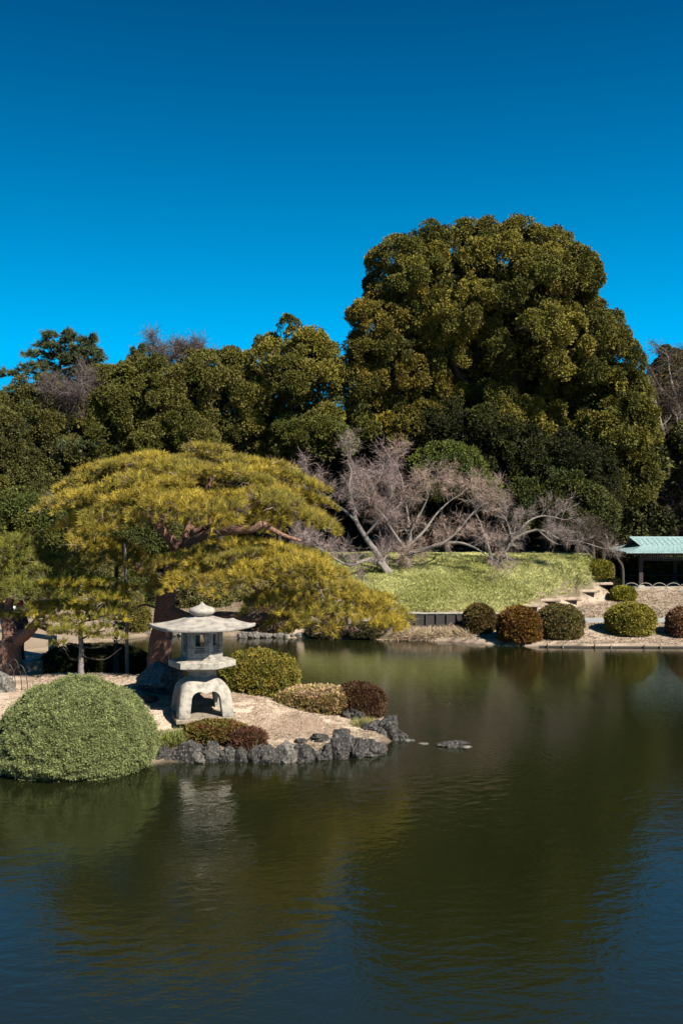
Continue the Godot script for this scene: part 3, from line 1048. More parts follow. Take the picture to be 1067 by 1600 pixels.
# ---------------------------------------------------------------- the island
func make_island_plants() -> void:
	var az := leaf_clump(18, 0.07, 0.05, 0.024, 31, M.leaf, 0.7)
	var ju := leaf_clump(30, 0.06, 0.034, 0.012, 32, M.matte_leaf, 0.9)
	var g := "clipped azalea domes on the island"
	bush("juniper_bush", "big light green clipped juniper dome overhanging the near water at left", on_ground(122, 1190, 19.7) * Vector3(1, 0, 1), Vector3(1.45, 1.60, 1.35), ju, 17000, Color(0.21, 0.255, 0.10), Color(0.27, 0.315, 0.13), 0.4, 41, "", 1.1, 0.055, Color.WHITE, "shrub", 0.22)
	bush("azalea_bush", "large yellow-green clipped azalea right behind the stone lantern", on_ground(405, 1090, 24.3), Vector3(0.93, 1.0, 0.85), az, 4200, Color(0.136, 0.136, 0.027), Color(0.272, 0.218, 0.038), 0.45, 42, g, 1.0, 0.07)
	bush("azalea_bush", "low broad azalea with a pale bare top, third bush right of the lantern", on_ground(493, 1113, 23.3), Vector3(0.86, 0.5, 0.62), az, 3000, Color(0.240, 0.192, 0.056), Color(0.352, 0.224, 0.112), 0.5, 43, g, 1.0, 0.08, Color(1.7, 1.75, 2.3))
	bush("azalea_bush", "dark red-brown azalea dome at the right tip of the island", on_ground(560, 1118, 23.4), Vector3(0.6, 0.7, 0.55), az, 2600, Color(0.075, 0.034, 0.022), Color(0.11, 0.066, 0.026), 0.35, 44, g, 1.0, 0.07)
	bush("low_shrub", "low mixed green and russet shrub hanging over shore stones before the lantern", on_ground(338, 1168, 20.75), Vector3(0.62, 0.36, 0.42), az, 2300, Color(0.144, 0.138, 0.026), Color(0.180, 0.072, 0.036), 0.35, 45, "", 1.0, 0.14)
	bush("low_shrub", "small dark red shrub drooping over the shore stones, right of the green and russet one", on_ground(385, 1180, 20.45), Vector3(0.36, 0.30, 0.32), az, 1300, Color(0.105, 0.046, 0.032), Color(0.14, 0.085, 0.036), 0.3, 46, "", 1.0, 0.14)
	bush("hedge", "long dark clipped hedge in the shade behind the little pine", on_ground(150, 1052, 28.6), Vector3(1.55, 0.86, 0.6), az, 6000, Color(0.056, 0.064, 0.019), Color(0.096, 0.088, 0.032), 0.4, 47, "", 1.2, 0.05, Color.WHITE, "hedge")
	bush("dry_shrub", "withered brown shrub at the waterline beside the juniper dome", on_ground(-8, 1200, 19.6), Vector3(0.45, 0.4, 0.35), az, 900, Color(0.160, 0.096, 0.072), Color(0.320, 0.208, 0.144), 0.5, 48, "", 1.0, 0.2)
	var gt := blade_tuft(24, 0.24, 0.012, 0.5, 33, M.blade)
	var t := thing("grass_clump", "bright green grass clump at the shore between juniper and red shrub", "grass clump", on_ground(272, 1168, 20.5))
	var sc := Scatter.new()
	var r := rnd(50)
	for i in 70:
		var a := r.randf() * TAU
		var w := sqrt(r.randf()) * 0.26
		sc.add(Transform3D(upto(Vector3(cos(a) * w * 2.0, 1, sin(a) * w * 2.0), r.randf() * TAU, r.randf_range(0.8, 1.4)), Vector3(cos(a) * w, 0, sin(a) * w)), lin(Color(0.26, 0.30, 0.09), r.randf_range(0.7, 1.2)))
	spread("blades", sc, gt, t)
	t = thing("grass_clump", "sparse yellow-green grass clump near the right tip of the island", "grass clump", on_ground(568, 1135, 22.3))
	sc = Scatter.new()
	for i in 40:
		var a := r.randf() * TAU
		var w := sqrt(r.randf()) * 0.3
		sc.add(Transform3D(upto(Vector3(cos(a) * w * 2.0, 1, sin(a) * w * 2.0), r.randf() * TAU, r.randf_range(0.4, 0.8)), Vector3(cos(a) * w, 0, sin(a) * w)), lin(Color(0.36, 0.34, 0.13), r.randf_range(0.7, 1.2)))
	spread("blades", sc, gt, t)
	# dry turf
	var st := blade_tuft(9, 0.06, 0.008, 1.4, 34, M.blade)
	sc = Scatter.new()
	var f := FastNoiseLite.new()
	f.seed = 77; f.frequency = 0.8
	var tries := 0
	while sc.n < 26000 and tries < 90000:
		tries += 1
		var x := r.randf_range(-7.6, 1.3)
		var d := r.randf_range(18.8, 29.0)
		var s := sd(Vector2(x, d), island)
		if s < 0.15 or f.get_noise_2d(x * 2.0, d * 2.0) > 0.32 + r.randf_range(-0.15, 0.15) - smoothstep(24.0, 26.0, d) * 0.3: continue
		sc.add(Transform3D(upto(Vector3(0, 1, 0) + ball(r) * 0.3, r.randf() * TAU, r.randf_range(0.6, 1.3)), Vector3(x, isl_h(s) - 0.012, -d)), lin(Color(0.72, 0.59, 0.46), r.randf_range(0.55, 1.2)))
	tag(spread("dry_turf", sc, st, self), "short straw-coloured winter turf covering the island", "grass", "", "stuff")
	# wire hoops and grey stone at the left border
	var hb := thing("hoop_fence", "thin dark wire hoop fence at the left edge behind the juniper", "fence", on_ground(15, 1085, 23.6))
	for k in 5:
		var mb := MB.new()
		var pts := []
		for j in 15:
			var a := PI * j / 14.0
			pts.append(Vector3(-0.35 + k * 0.17 + cos(a) * 0.19, sin(a) * (0.62 + 0.12 * (k % 2)), -0.1 + 0.09 * k))
		mb.tube(pts, taper(15, 0.009, 0.009), 5)
		part("hoop", mb.mesh(M.wire), hb)
	tag(part("garden_stone", lump(61, Vector3(0.36, 0.42, 0.3), 0.3, M.pale_rock, 3, 0.6), self), "smooth pale grey standing stone at the left edge inside the wire hoops", "stone").position = on_ground(2, 1092, 23.4) + Vector3(0, 0.1, 0)

func tuft_pads(c: Vector3, q: Vector3, n: int, size: Vector3, s: int, low := 0.0) -> Array:
	var r := rnd(s)
	var out := []
	for i in n:
		var y := 1.0 - (1.0 - low) * (i + 0.5) / n
		var a := i * 2.39996
		var w := sqrt(1.0 - y * y)
		var d := Vector3(cos(a) * w, y, sin(a) * w) + ball(r) * 0.08
		out.append([c + d * q * r.randf_range(0.82, 1.03), size * r.randf_range(0.6, 1.25), (d / q).normalized()])
	return out

func make_pines() -> void:
	var tuft := needle_tuft(30, 0.125, 0.010, 0.95, 71, M.needle)
	var fan := twig_fan(5, 0.35, 0.012, 72, M.twig)
	var gold := Color(0.56, 0.43, 0.06)
	var olive := Color(0.20, 0.205, 0.045)
	# the large red pine
	var base := on_ground(248, 1052, 26.0)
	var t := thing("red_pine", "large spreading red pine with golden needles and leaning red trunk behind the lantern", "pine tree", base)
	var D := 26.0
	limb_run(t, "trunk", [base - Vector3(0, 0.15, 0), P(249, 1030, D), P(252, 1000, D), P(257, 960, D), P(262, 920, D), P(270, 885, D), P(283, 860, D)], 0.34, 0.17, M.bark_red, 1, 14)
	limb_run(t, "limb", [P(279, 868, D), P(268, 845, 25.4), P(248, 822, 25.1), P(236, 806, 24.9), P(215, 800, 24.8), P(192, 812, 24.6)], 0.15, 0.05, M.bark_red, 2)
	limb_run(t, "limb", [P(283, 862, D), P(305, 845, 25.2), P(335, 832, 24.5), P(365, 828, 24.0), P(395, 826, 23.8), P(410, 818, 23.7)], 0.17, 0.08, M.bark_red, 3)
	limb_run(t, "limb", [P(410, 818, 23.7), P(440, 835, 23.7), P(470, 845, 23.8)], 0.07, 0.03, M.bark_red, 33)
	limb_run(t, "limb", [P(250, 823, 25.1), P(258, 800, 25.0), P(268, 782, 25.0), P(290, 770, 25.0)], 0.10, 0.04, M.bark_red, 4)
	limb_run(t, "limb", [P(283, 860, D), P(300, 820, 26.2), P(320, 780, 26.3), P(330, 745, 26.3)], 0.16, 0.05, M.bark_red, 5)
	limb_run(t, "limb", [P(258, 950, D), P(300, 968, 25.9), P(350, 964, 25.6), P(400, 966, 25.2), P(440, 962, 25.0), P(466, 962, 24.9)], 0.17, 0.11, M.bark_red, 6)
	limb_run(t, "limb", [P(466, 962, 24.9), P(490, 955, 24.8), P(512, 965, 24.7), P(520, 978, 24.6), P(560, 985, 24.6)], 0.10, 0.04, M.bark_red, 7)
	limb_run(t, "limb", [P(440, 962, 25.0), P(425, 945, 24.6), P(405, 925, 24.3), P(380, 905, 24.2)], 0.07, 0.03, M.bark_red, 8)
	limb_run(t, "limb", [P(265, 910, D), P(300, 900, 25.0), P(350, 890, 24.3), P(420, 880, 24.0), P(480, 885, 23.9)], 0.12, 0.04, M.bark_red, 9)
	limb_run(t, "limb", [P(262, 915, D), P(220, 890, 26.4), P(170, 870, 26.6), P(120, 850, 26.8)], 0.10, 0.03, M.bark_red, 10)
	limb_run(t, "limb", [P(300, 830, 26.2), P(360, 800, 26.8), P(420, 785, 27.0), P(480, 810, 27.0)], 0.10, 0.03, M.bark_red, 11)
	limb_run(t, "limb", [P(255, 805, 25.2), P(200, 770, 25.6), P(150, 755, 26.0), P(110, 770, 26.2)], 0.08, 0.03, M.bark_red, 12)
	limb_run(t, "limb", [P(256, 955, D), P(225, 945, 25.6), P(205, 958, 25.4)], 0.04, 0.015, M.bark_red, 13, 6)
	var o := t.position
	var pads := []
	pads += tuft_pads(P(303, 828, 26.0) - o, Vector3(3.45, 2.0, 2.8), 125, Vector3(0.5, 0.13, 0.44), 81, 0.03)
	pads += tuft_pads(P(158, 790, 26.0) - o, Vector3(1.05, 0.75, 1.1), 20, Vector3(0.34, 0.16, 0.34), 82, 0.05)
	pads += tuft_pads(P(388, 918, 24.7) - o, Vector3(2.15, 1.12, 1.5), 62, Vector3(0.44, 0.12, 0.4), 83, 0.05)
	pads += tuft_pads(P(528, 985, 24.9) - o, Vector3(1.6, 1.1, 1.0), 42, Vector3(0.40, 0.115, 0.36), 84, 0.05)
	pads += tuft_pads(P(160, 882, 26.5) - o, Vector3(1.1, 0.62, 1.0), 20, Vector3(0.42, 0.12, 0.4), 85, 0.08)
	pads += tuft_pads(P(440, 960, 24.6) - o, Vector3(0.8, 0.45, 0.7), 12, Vector3(0.26, 0.13, 0.26), 86, 0.05)
	pads += [[P(222, 905, 25.4) - o, Vector3(0.4, 0.13, 0.3)], [P(600, 985, 24.8) - o, Vector3(0.4, 0.2, 0.35)], [P(205, 925, 25.8) - o, Vector3(0.3, 0.12, 0.3)]]
	pine_pads(t, pads, 120.0, tuft, olive, gold, 91, fan, Color(0.34, 0.27, 0.22))
	# props under its limbs
	var mb := MB.new()
	mb.tube([on_ground(199, 1050, 26.6), P(198, 950, 26.2), P(195, 848, 25.4)], [0.05, 0.045, 0.04], 8)
	tag(part("support_pole", mb.mesh(M.bark_silver), self), "weathered pale pole propping the left limb of the red pine", "pole")
	mb = MB.new()
	mb.tube([on_ground(182, 1048, 27.0), P(181, 960, 26.9), P(183, 880, 26.8)], [0.06, 0.055, 0.05], 8)
	tag(part("support_pole", mb.mesh(M.bark_dark), self), "dark pole propping the lower left tier of the red pine", "pole")
	# the little pine in front
	var lemon := Color(0.480, 0.392, 0.040)
	var green := Color(0.208, 0.240, 0.048)
	base = on_ground(127, 1058, 25.3)
	t = thing("young_pine", "little grey-trunked pine with open tiers of yellow needles before the dark hedge", "pine tree", base)
	D = 25.3
	limb_run(t, "trunk", [base - Vector3(0, 0.1, 0), P(127, 1040, D), P(128, 1012, D), P(126, 988, D), P(130, 972, D), P(140, 950, D), P(146, 925, D)], 0.085, 0.03, M.bark_silver, 21)
	var runs := [[[126, 1012], [108, 1005], [96, 1015]], [[128, 1010], [150, 1012], [178, 1005], [200, 992]], [[126, 1030], [112, 1030], [104, 1020], [92, 1015]], [[130, 1025], [140, 1028], [165, 1030], [190, 1012]], [[128, 980], [112, 975], [90, 962], [80, 950]], [[133, 970], [160, 965], [175, 950]], [[138, 955], [115, 945], [100, 930]], [[142, 940], [165, 925], [180, 915]], [[126, 1000], [145, 990], [165, 985]]]
	for i in runs.size():
		var pts := []
		for k in runs[i].size(): pts.append(P(runs[i][k][0], runs[i][k][1], D - 0.12 * k * (1 if i % 2 else -1)))
		limb_run(t, "limb", pts, 0.028, 0.010, M.bark_dark, 22 + i, 7)
	o = t.position
	pads = []
	for q in [[92, 1010, 10], [180, 1000, 14], [110, 988, 26], [135, 996, 16], [85, 976, 24], [150, 972, 24], [176, 962, 24], [75, 950, 26], [105, 955, 22], [135, 945, 26], [165, 935, 26], [120, 925, 28], [150, 915, 28], [180, 940, 18], [95, 935, 20], [60, 985, 16], [188, 975, 12], [70, 965, 20], [120, 970, 22], [160, 955, 24], [95, 915, 22], [135, 915, 22], [165, 985, 16], [90, 995, 14]]:
		var rr: float = q[2] / 50.0
		pads.append([P(q[0], q[1], D - 0.3 + 0.35 * sin(q[0] * 1.7)) - o, Vector3(rr, 0.13, rr * 0.9)])
	pine_pads(t, pads, 95.0, tuft, green, lemon, 92, fan, Color(0.352, 0.304, 0.256), 0.9)
	# the dark-trunked pine at the left border
	base = on_ground(14, 1058, 26.4)
	t = thing("old_pine", "green pine with thick dark forked trunk at the left edge", "pine tree", base)
	D = 26.4
	limb_run(t, "trunk", [base - Vector3(0, 0.15, 0), P(14, 1040, D), P(16, 1015, D), P(20, 1000, D)], 0.36, 0.27, M.bark_red, 41, 12)
	limb_run(t, "limb", [P(20, 1005, D), P(15, 985, D), P(12, 960, D), P(20, 925, D), P(30, 890, D)], 0.24, 0.05, M.bark_red, 42)
	limb_run(t, "limb", [P(22, 1004, D), P(42, 990, 26.1), P(56, 975, 25.9), P(68, 950, 25.7), P(85, 920, 25.5)], 0.19, 0.04, M.bark_red, 43)
	limb_run(t, "limb", [P(56, 975, 26.5), P(75, 985, 26.3), P(95, 990, 26.1)], 0.06, 0.02, M.bark_red, 44)
	limb_run(t, "limb", [P(20, 925, D), P(45, 905, 26.6), P(68, 880, 26.3)], 0.07, 0.02, M.bark_red, 45)
	limb_run(t, "limb", [P(12, 960, D), P(-20, 935, D), P(-60, 900, D)], 0.12, 0.03, M.bark_red, 46)
	o = t.position
	pads = tuft_pads(P(25, 895, 26.0) - o, Vector3(0.95, 0.85, 0.9), 18, Vector3(0.42, 0.2, 0.42), 87, 0.05)
	pads += tuft_pads(P(85, 935, 25.4) - o, Vector3(1.2, 0.75, 0.8), 18, Vector3(0.4, 0.17, 0.4), 88, 0.05)
	pads += tuft_pads(P(-40, 925, 26.0) - o, Vector3(1.2, 0.95, 0.9), 18, Vector3(0.42, 0.2, 0.42), 89, 0.05)
	pads += [[P(28, 968, 26.4) - o, Vector3(0.55, 0.2, 0.5)], [P(60, 960, 26.1) - o, Vector3(0.4, 0.16, 0.4)], [P(5, 965, 26.6) - o, Vector3(0.4, 0.16, 0.4)], [P(150, 925, 26.6) - o, Vector3(0.45, 0.18, 0.45)]]
	pine_pads(t, pads, 75.0, tuft, Color(0.160, 0.200, 0.040), Color(0.304, 0.288, 0.048), 93, fan, Color(0.256, 0.208, 0.160))

func make_rocks() -> void:
	var px := [[252, 1182, 0.22, 0.2, "pale flat-topped", 0], [268, 1188, 0.2, 0.16, "small grey", 0], [292, 1178, 0.34, 0.32, "large dark pointed", 0], [316, 1186, 0.24, 0.2, "pale-capped", 1], [334, 1182, 0.25, 0.28, "cracked dark", 0], [357, 1188, 0.23, 0.18, "rounded dark", 0], [378, 1190, 0.2, 0.16, "half-hidden grey", 0], [400, 1186, 0.25, 0.2, "shaded bluish", 0], [420, 1180, 0.32, 0.26, "broad grey", 0],
		[446, 1177, 0.32, 0.26, "low brown-grey", 1], [470, 1175, 0.27, 0.24, "rough dark", 0], [486, 1178, 0.2, 0.18, "small black", 0], [508, 1172, 0.32, 0.24, "big jagged black", 0], [532, 1168, 0.36, 0.32, "tall craggy black", 0], [556, 1166, 0.32, 0.28, "pitted black", 0], [578, 1170, 0.34, 0.22, "low wet black", 0], [590, 1150, 0.36, 0.34, "leaning dark", 0], [606, 1140, 0.36, 0.4, "tallest dark", 0], [618, 1152, 0.26, 0.2, "outermost low", 0], [556, 1118, 0.34, 0.2, "grey", 0]]
	for i in px.size():
		var q: Array = px[i]
		var d := 20.05
		if q[0] > 480: d = 20.2 + (q[0] - 480) * 0.004
		if q[0] > 585: d = 22.0
		if i == 19: d = 23.0
		var p := P(q[0], q[1], d)
		p.y = 0.02 if i < 19 else ground_h(p.x, d) + 0.05
		var where: String = ["at the near left shore beside the juniper", "at the near shore below the russet shrub", "on the near shore right of the russet shrub", "near the right tip of the island"][0 if i < 3 else (1 if i < 9 else (2 if i < 12 else 3))]
		var o := part("shore_rock", lump(100 + i, Vector3(q[2] * 0.95, q[3] * 1.25, q[2] * 0.85) * 1.05, 0.45, M.rock if q[5] == 0 else M.pale_rock, 4, 0.95, 1.3), self)
		tag(o, "%s shore rock %s" % [q[4], where] if i < 19 else "grey rock under the dark red-brown azalea", "rock", "rocks along the island shore")
		o.position = p
		o.rotation.y = i * 1.7
	# inner pebbles behind the row, as in the photograph
	var more := [[410, 1168, 20.9, 0.12, "little dark stone in the straw above the near shore"], [500, 1160, 20.9, 0.2, "half-buried grey stone in the straw behind the black rocks"], [470, 1166, 20.7, 0.13, "small flat stone in the straw left of the black rocks"], [535, 1150, 21.3, 0.2, "low black stone behind the craggy rock"], [575, 1145, 22.0, 0.2, "squat black stone beside the tallest rock"]]
	for i in more.size():
		var q: Array = more[i]
		var o := part("shore_stone", lump(140 + i, Vector3(q[3], q[3] * 0.5, q[3]) * 1.05, 0.5, M.rock, 2, 0.7, 1.6), self)
		tag(o, q[4], "stone", "")
		o.position = on_ground(q[0], q[1], q[2]) + Vector3(0, 0.03, 0)
	var isl := part("water_rock", lump(151, Vector3(0.32, 0.11, 0.2), 0.45, M.rock, 3, 0.7), self)
	tag(isl, "flat dark rock breaking the water off the island tip", "rock")
	isl.position = P(706, 1163, 21.3) * Vector3(1, 0, 1) + Vector3(0, 0.02, 0)
	for i in 3:
		var o := part("wet_stone", lump(152 + i, Vector3(0.16, 0.06, 0.12), 0.4, M.pale_rock, 2, 0.6), self)
		tag(o, ["brown wet stone awash nearest the island tip", "tiny brown stone awash between the tip and the flat rock", "brown stone awash touching the flat water rock"][i], "stone")
		o.position = P([640, 662, 728][i], [1157, 1162, 1167][i], [21.8, 21.5, 21.2][i]) * Vector3(1, 0, 1) + Vector3(0, -0.035, 0)
	var br := part("blue_boulder", lump(171, Vector3(0.58, 0.52, 0.45), 0.4, M.blue_rock, 4, 1.0, 1.2), self)
	tag(br, "dark blue-green boulder in the shade left behind the lantern", "boulder")
	br.position = on_ground(252, 1090, 23.6) + Vector3(0, 0.28, 0)
	for i in 2:
		var o := part("garden_rock", lump(175 + i, Vector3(0.3, 0.14, 0.22), 0.4, M.rock, 2, 0.6), self)
		tag(o, ["low dark stone in the shade at the foot of the blue boulder", "small dark stone beside the juniper dome"][i], "stone")
		o.position = on_ground([232, 219][i], [1100, 1128][i], [22.9, 21.6][i]) + Vector3(0, 0.02, 0)

# ---------------------------------------------------------------- the far bank
func make_far_bank() -> void:
	var az := leaf_clump(16, 0.085, 0.07, 0.034, 35, M.leaf, 0.7)
	var k := 38.5 / F
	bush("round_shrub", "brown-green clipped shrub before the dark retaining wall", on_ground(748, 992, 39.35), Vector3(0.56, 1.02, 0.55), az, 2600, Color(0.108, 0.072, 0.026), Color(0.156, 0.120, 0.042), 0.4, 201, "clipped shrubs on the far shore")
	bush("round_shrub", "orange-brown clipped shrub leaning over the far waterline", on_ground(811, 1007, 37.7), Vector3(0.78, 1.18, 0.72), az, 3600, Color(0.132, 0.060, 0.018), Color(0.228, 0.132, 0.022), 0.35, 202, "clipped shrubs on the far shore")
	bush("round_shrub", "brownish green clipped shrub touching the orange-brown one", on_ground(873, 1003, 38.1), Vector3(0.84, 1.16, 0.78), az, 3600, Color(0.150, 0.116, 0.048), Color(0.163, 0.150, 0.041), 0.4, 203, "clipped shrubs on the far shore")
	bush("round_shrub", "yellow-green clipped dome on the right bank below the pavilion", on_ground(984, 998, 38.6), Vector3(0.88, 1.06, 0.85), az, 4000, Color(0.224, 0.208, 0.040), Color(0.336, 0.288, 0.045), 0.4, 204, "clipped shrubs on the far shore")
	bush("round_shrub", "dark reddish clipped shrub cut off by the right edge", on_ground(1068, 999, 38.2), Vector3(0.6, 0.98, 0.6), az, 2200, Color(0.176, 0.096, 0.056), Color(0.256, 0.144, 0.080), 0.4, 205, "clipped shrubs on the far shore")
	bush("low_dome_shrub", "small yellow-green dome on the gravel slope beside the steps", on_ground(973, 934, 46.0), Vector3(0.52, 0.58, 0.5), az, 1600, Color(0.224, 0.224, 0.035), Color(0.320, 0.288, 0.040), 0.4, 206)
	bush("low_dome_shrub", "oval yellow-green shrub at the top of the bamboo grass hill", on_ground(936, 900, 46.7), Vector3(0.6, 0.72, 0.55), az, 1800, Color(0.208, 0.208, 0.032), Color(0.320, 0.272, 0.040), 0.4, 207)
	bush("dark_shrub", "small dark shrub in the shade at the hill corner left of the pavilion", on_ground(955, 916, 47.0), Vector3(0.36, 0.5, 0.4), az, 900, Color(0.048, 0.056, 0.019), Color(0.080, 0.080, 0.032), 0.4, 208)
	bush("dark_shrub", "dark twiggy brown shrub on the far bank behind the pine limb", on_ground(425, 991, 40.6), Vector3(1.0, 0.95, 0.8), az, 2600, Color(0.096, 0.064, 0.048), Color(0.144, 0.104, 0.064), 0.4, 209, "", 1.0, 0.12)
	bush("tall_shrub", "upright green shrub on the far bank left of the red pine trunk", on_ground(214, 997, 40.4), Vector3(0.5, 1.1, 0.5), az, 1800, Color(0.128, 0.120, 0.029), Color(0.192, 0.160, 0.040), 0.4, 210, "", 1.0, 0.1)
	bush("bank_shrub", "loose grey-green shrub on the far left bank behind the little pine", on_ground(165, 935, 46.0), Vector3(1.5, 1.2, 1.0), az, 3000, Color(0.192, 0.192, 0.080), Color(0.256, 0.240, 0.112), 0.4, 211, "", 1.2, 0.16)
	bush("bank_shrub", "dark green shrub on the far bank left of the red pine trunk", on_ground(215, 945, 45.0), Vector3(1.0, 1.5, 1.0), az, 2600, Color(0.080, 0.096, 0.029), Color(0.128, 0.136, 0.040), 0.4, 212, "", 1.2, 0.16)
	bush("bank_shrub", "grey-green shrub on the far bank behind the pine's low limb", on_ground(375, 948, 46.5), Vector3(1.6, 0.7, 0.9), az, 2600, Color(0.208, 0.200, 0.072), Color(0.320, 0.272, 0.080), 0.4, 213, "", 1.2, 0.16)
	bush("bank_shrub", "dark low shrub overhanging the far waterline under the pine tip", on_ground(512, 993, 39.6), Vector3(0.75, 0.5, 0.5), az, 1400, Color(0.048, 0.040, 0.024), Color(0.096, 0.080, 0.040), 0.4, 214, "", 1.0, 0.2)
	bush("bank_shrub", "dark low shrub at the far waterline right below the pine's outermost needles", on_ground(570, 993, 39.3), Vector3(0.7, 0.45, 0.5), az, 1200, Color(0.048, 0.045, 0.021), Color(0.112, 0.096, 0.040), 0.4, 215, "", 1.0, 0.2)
	for i in 6:
		bush("bank_shrub", ["grey-green loose shrub far left behind the old pine", "olive shrub on the far bank between the two left pines", "dark green shrub on the far left bank under the wood", "yellowish shrub on the far bank above the hedge", "green shrub on the far bank behind the red pine trunk", "dull green shrub on the far bank left of the bamboo grass hill"][i], on_ground([20, 95, 140, 190, 310, 470][i], 950, [42.5, 43.5, 44.5, 43.0, 45.0, 44.0][i]), Vector3([1.6, 1.5, 1.6, 0.8, 1.5, 1.2][i], [1.5, 1.4, 2.0, 0.9, 1.5, 1.3][i], 0.9), az, 2600, Color(0.10, 0.105, 0.03).lerp(Color(0.17, 0.16, 0.06), i * 0.17), Color(0.16, 0.15, 0.05), 0.4, 260 + i, "", 1.25, 0.16)
	# straw clumps below the wall
	var gt := blade_tuft(26, 0.34, 0.018, 1.2, 36, M.blade)
	var r := rnd(230)
	var say := ["leftmost straw clump below the dark wall by the pine tip", "second straw clump below the wall, left of its middle", "straw clump below the middle of the dark wall", "straw clump below the wall just left of the brown-green shrub"]
	for i in 4:
		var t := thing("straw_clump", say[i], "grass clump", on_ground([628, 655, 684, 712][i], 992, 39.2), "dead straw clumps below the retaining wall")
		var sc := Scatter.new()
		for j in 110:
			var x := r.randf_range(-0.45, 0.45)
			var z := r.randf_range(-0.35, 0.4)
			sc.add(Transform3D(upto(Vector3(x, 0.9, z + 0.3), r.randf() * TAU, r.randf_range(0.7, 1.3)), Vector3(x, -z * 0.15 - 0.02, z)), lin(Color(0.56, 0.43, 0.30).lerp(Color(0.22, 0.22, 0.08), maxf(0.0, r.randf() - 0.5)), r.randf_range(0.6, 1.2)))
		spread("blades", sc, gt, t)
	# retaining wall of dark boards
	var x0 := 1.7
	var w := thing("retaining_wall", "low retaining wall of dark upright boards under the bamboo grass hill", "wall", Vector3(x0, 0, -40.36))
	var n := 15
	for i in n:
		var mb := MB.new()
		var cx := 0.24 + i * 0.42
		var top := 0.86
		mb.box(Vector3(cx, 0.45, 0.0), Vector3(0.40, top - 0.04 + r.randf_range(-0.02, 0.02), 0.07), Basis(Vector3.RIGHT, r.randf_range(-0.02, 0.02)), Color.WHITE, 0.008)
		part("board", mb.mesh(M.wood), w)
		if true:
			mb = MB.new()
			mb.tube([Vector3(cx + 0.21, -0.1, 0.075), Vector3(cx + 0.21, 0.86, 0.075)], [0.035, 0.033], 7)
			part("post", mb.mesh(M.wood), w)
	var mb := MB.new()
	mb.box(Vector3(n * 0.21, 0.895, 0.0), Vector3(n * 0.42 + 0.1, 0.06, 0.16), Basis.IDENTITY, Color(0.9, 0.9, 0.9), 0.01)
	part("coping", mb.mesh(M.concrete), w)
	# boards along the right waterline
	var edge := thing("bank_edging", "low weathered timber edging along the right waterline", "edging", Vector3.ZERO)
	var pl := [Vector2(7.3, 36.87), Vector2(9, 36.72), Vector2(10.8, 36.67), Vector2(12.6, 36.62), Vector2(15.0, 36.5)]
	for i in pl.size() - 1:
		var a := Vector3(pl[i].x, 0.01, -pl[i].y)
		var e := Vector3(pl[i + 1].x, 0.01, -pl[i + 1].y)
		mb = MB.new()
		mb.box((a + e) * 0.5, Vector3(a.distance_to(e) - 0.01, 0.09, 0.05), Basis(Vector3.UP, -atan2(e.z - a.z, e.x - a.x)), Color.WHITE, 0.01)
		part("board", mb.mesh(M.wood), edge)
		for j in 2:
			var q := a.lerp(e, (j + 0.5) / 3.0) + Vector3(0, 0.0, 0.07)
			mb = MB.new()
			mb.tube([q - Vector3(0, 0.3, 0), q + Vector3(0, 0.09 + r.randf_range(0, 0.05), 0)], [0.028, 0.025], 7)
			part("stake", mb.mesh(M.wood if j != 1 else M.bark_silver), edge)
	# stones along the waterline behind the lantern
	for i in 24:
		var px := 375.0 + i * 9.0 + r.randf_range(-2, 2)
		if px > 500.0: px = 205.0 + (i - 14) * 13.0
		var o := part("edging_stone", lump(240 + i % 5, Vector3(0.14, 0.13, 0.14) * r.randf_range(0.7, 1.35), 0.4, M.pale_rock, 2, 0.7), self)
		tag(o, "small grey edging stone at the far waterline behind the lantern", "stone", "edging stones at the far waterline")
		o.position = P(px, 994, 39.62 if px > 330.0 else 40.2) * Vector3(1, 0, 1) + Vector3(0, 0.08, 0)
		o.rotation.y = r.randf() * TAU
	# stepping stones up the slope
	var st := [[800, 957, 41.9, 0.45], [828, 949, 42.7, 0.48], [857, 944, 43.6, 0.5], [889, 938, 44.5, 0.55], [917, 928, 45.6, 0.55], [941, 921, 46.6, 0.45], [958, 914, 47.6, 0.4]]
	var nth := ["lowest", "second", "third", "fourth", "fifth", "sixth", "topmost"]
	for i in st.size():
		var q: Array = st[i]
		mb = MB.new()
		mb.box(Vector3.ZERO, Vector3(q[3] * 1.8, 0.13, 0.5), Basis(Vector3.UP, 0.12), Color(1, 0.86, 0.76), 0.03)
		var o := part("step", mb.mesh(M.concrete), self)
		tag(o, "%s stone step of the flight climbing beside the bamboo grass" % nth[i], "step", "stone steps up the slope")
		o.position = on_ground(q[0], q[1], q[2]) + Vector3(0, 0.05, 0)
	# wire hoops along the path
	for k2 in 2:
		var hf := thing("hoop_fence", ["thin wire hoop fence along the lower path left of the yellow-green dome", "thin wire hoop fence along the lower path at the right edge"][k2], "fence", Vector3([9.3, 12.15][k2], 0, -41.9))
		for j in [3, 5][k2]:
			mb = MB.new()
			var pts := []
			for i in 15:
				var a := PI * i / 14.0
				var x: float = j * 0.5 + cos(a) * 0.33
				pts.append(Vector3(x, ground_h(hf.position.x + x, 41.9) + sin(a) * 0.36, 0))
			mb.tube(pts, taper(15, 0.012, 0.012), 5)
			part("hoop", mb.mesh(M.wire), hf)
	# bamboo grass on the hill
	var bl := blade_tuft(22, 0.19, 0.017, 1.0, 37, M.blade)
	var sc := Scatter.new()
	var tries := 0
	var f := FastNoiseLite.new()
	f.seed = 70; f.frequency = 0.35
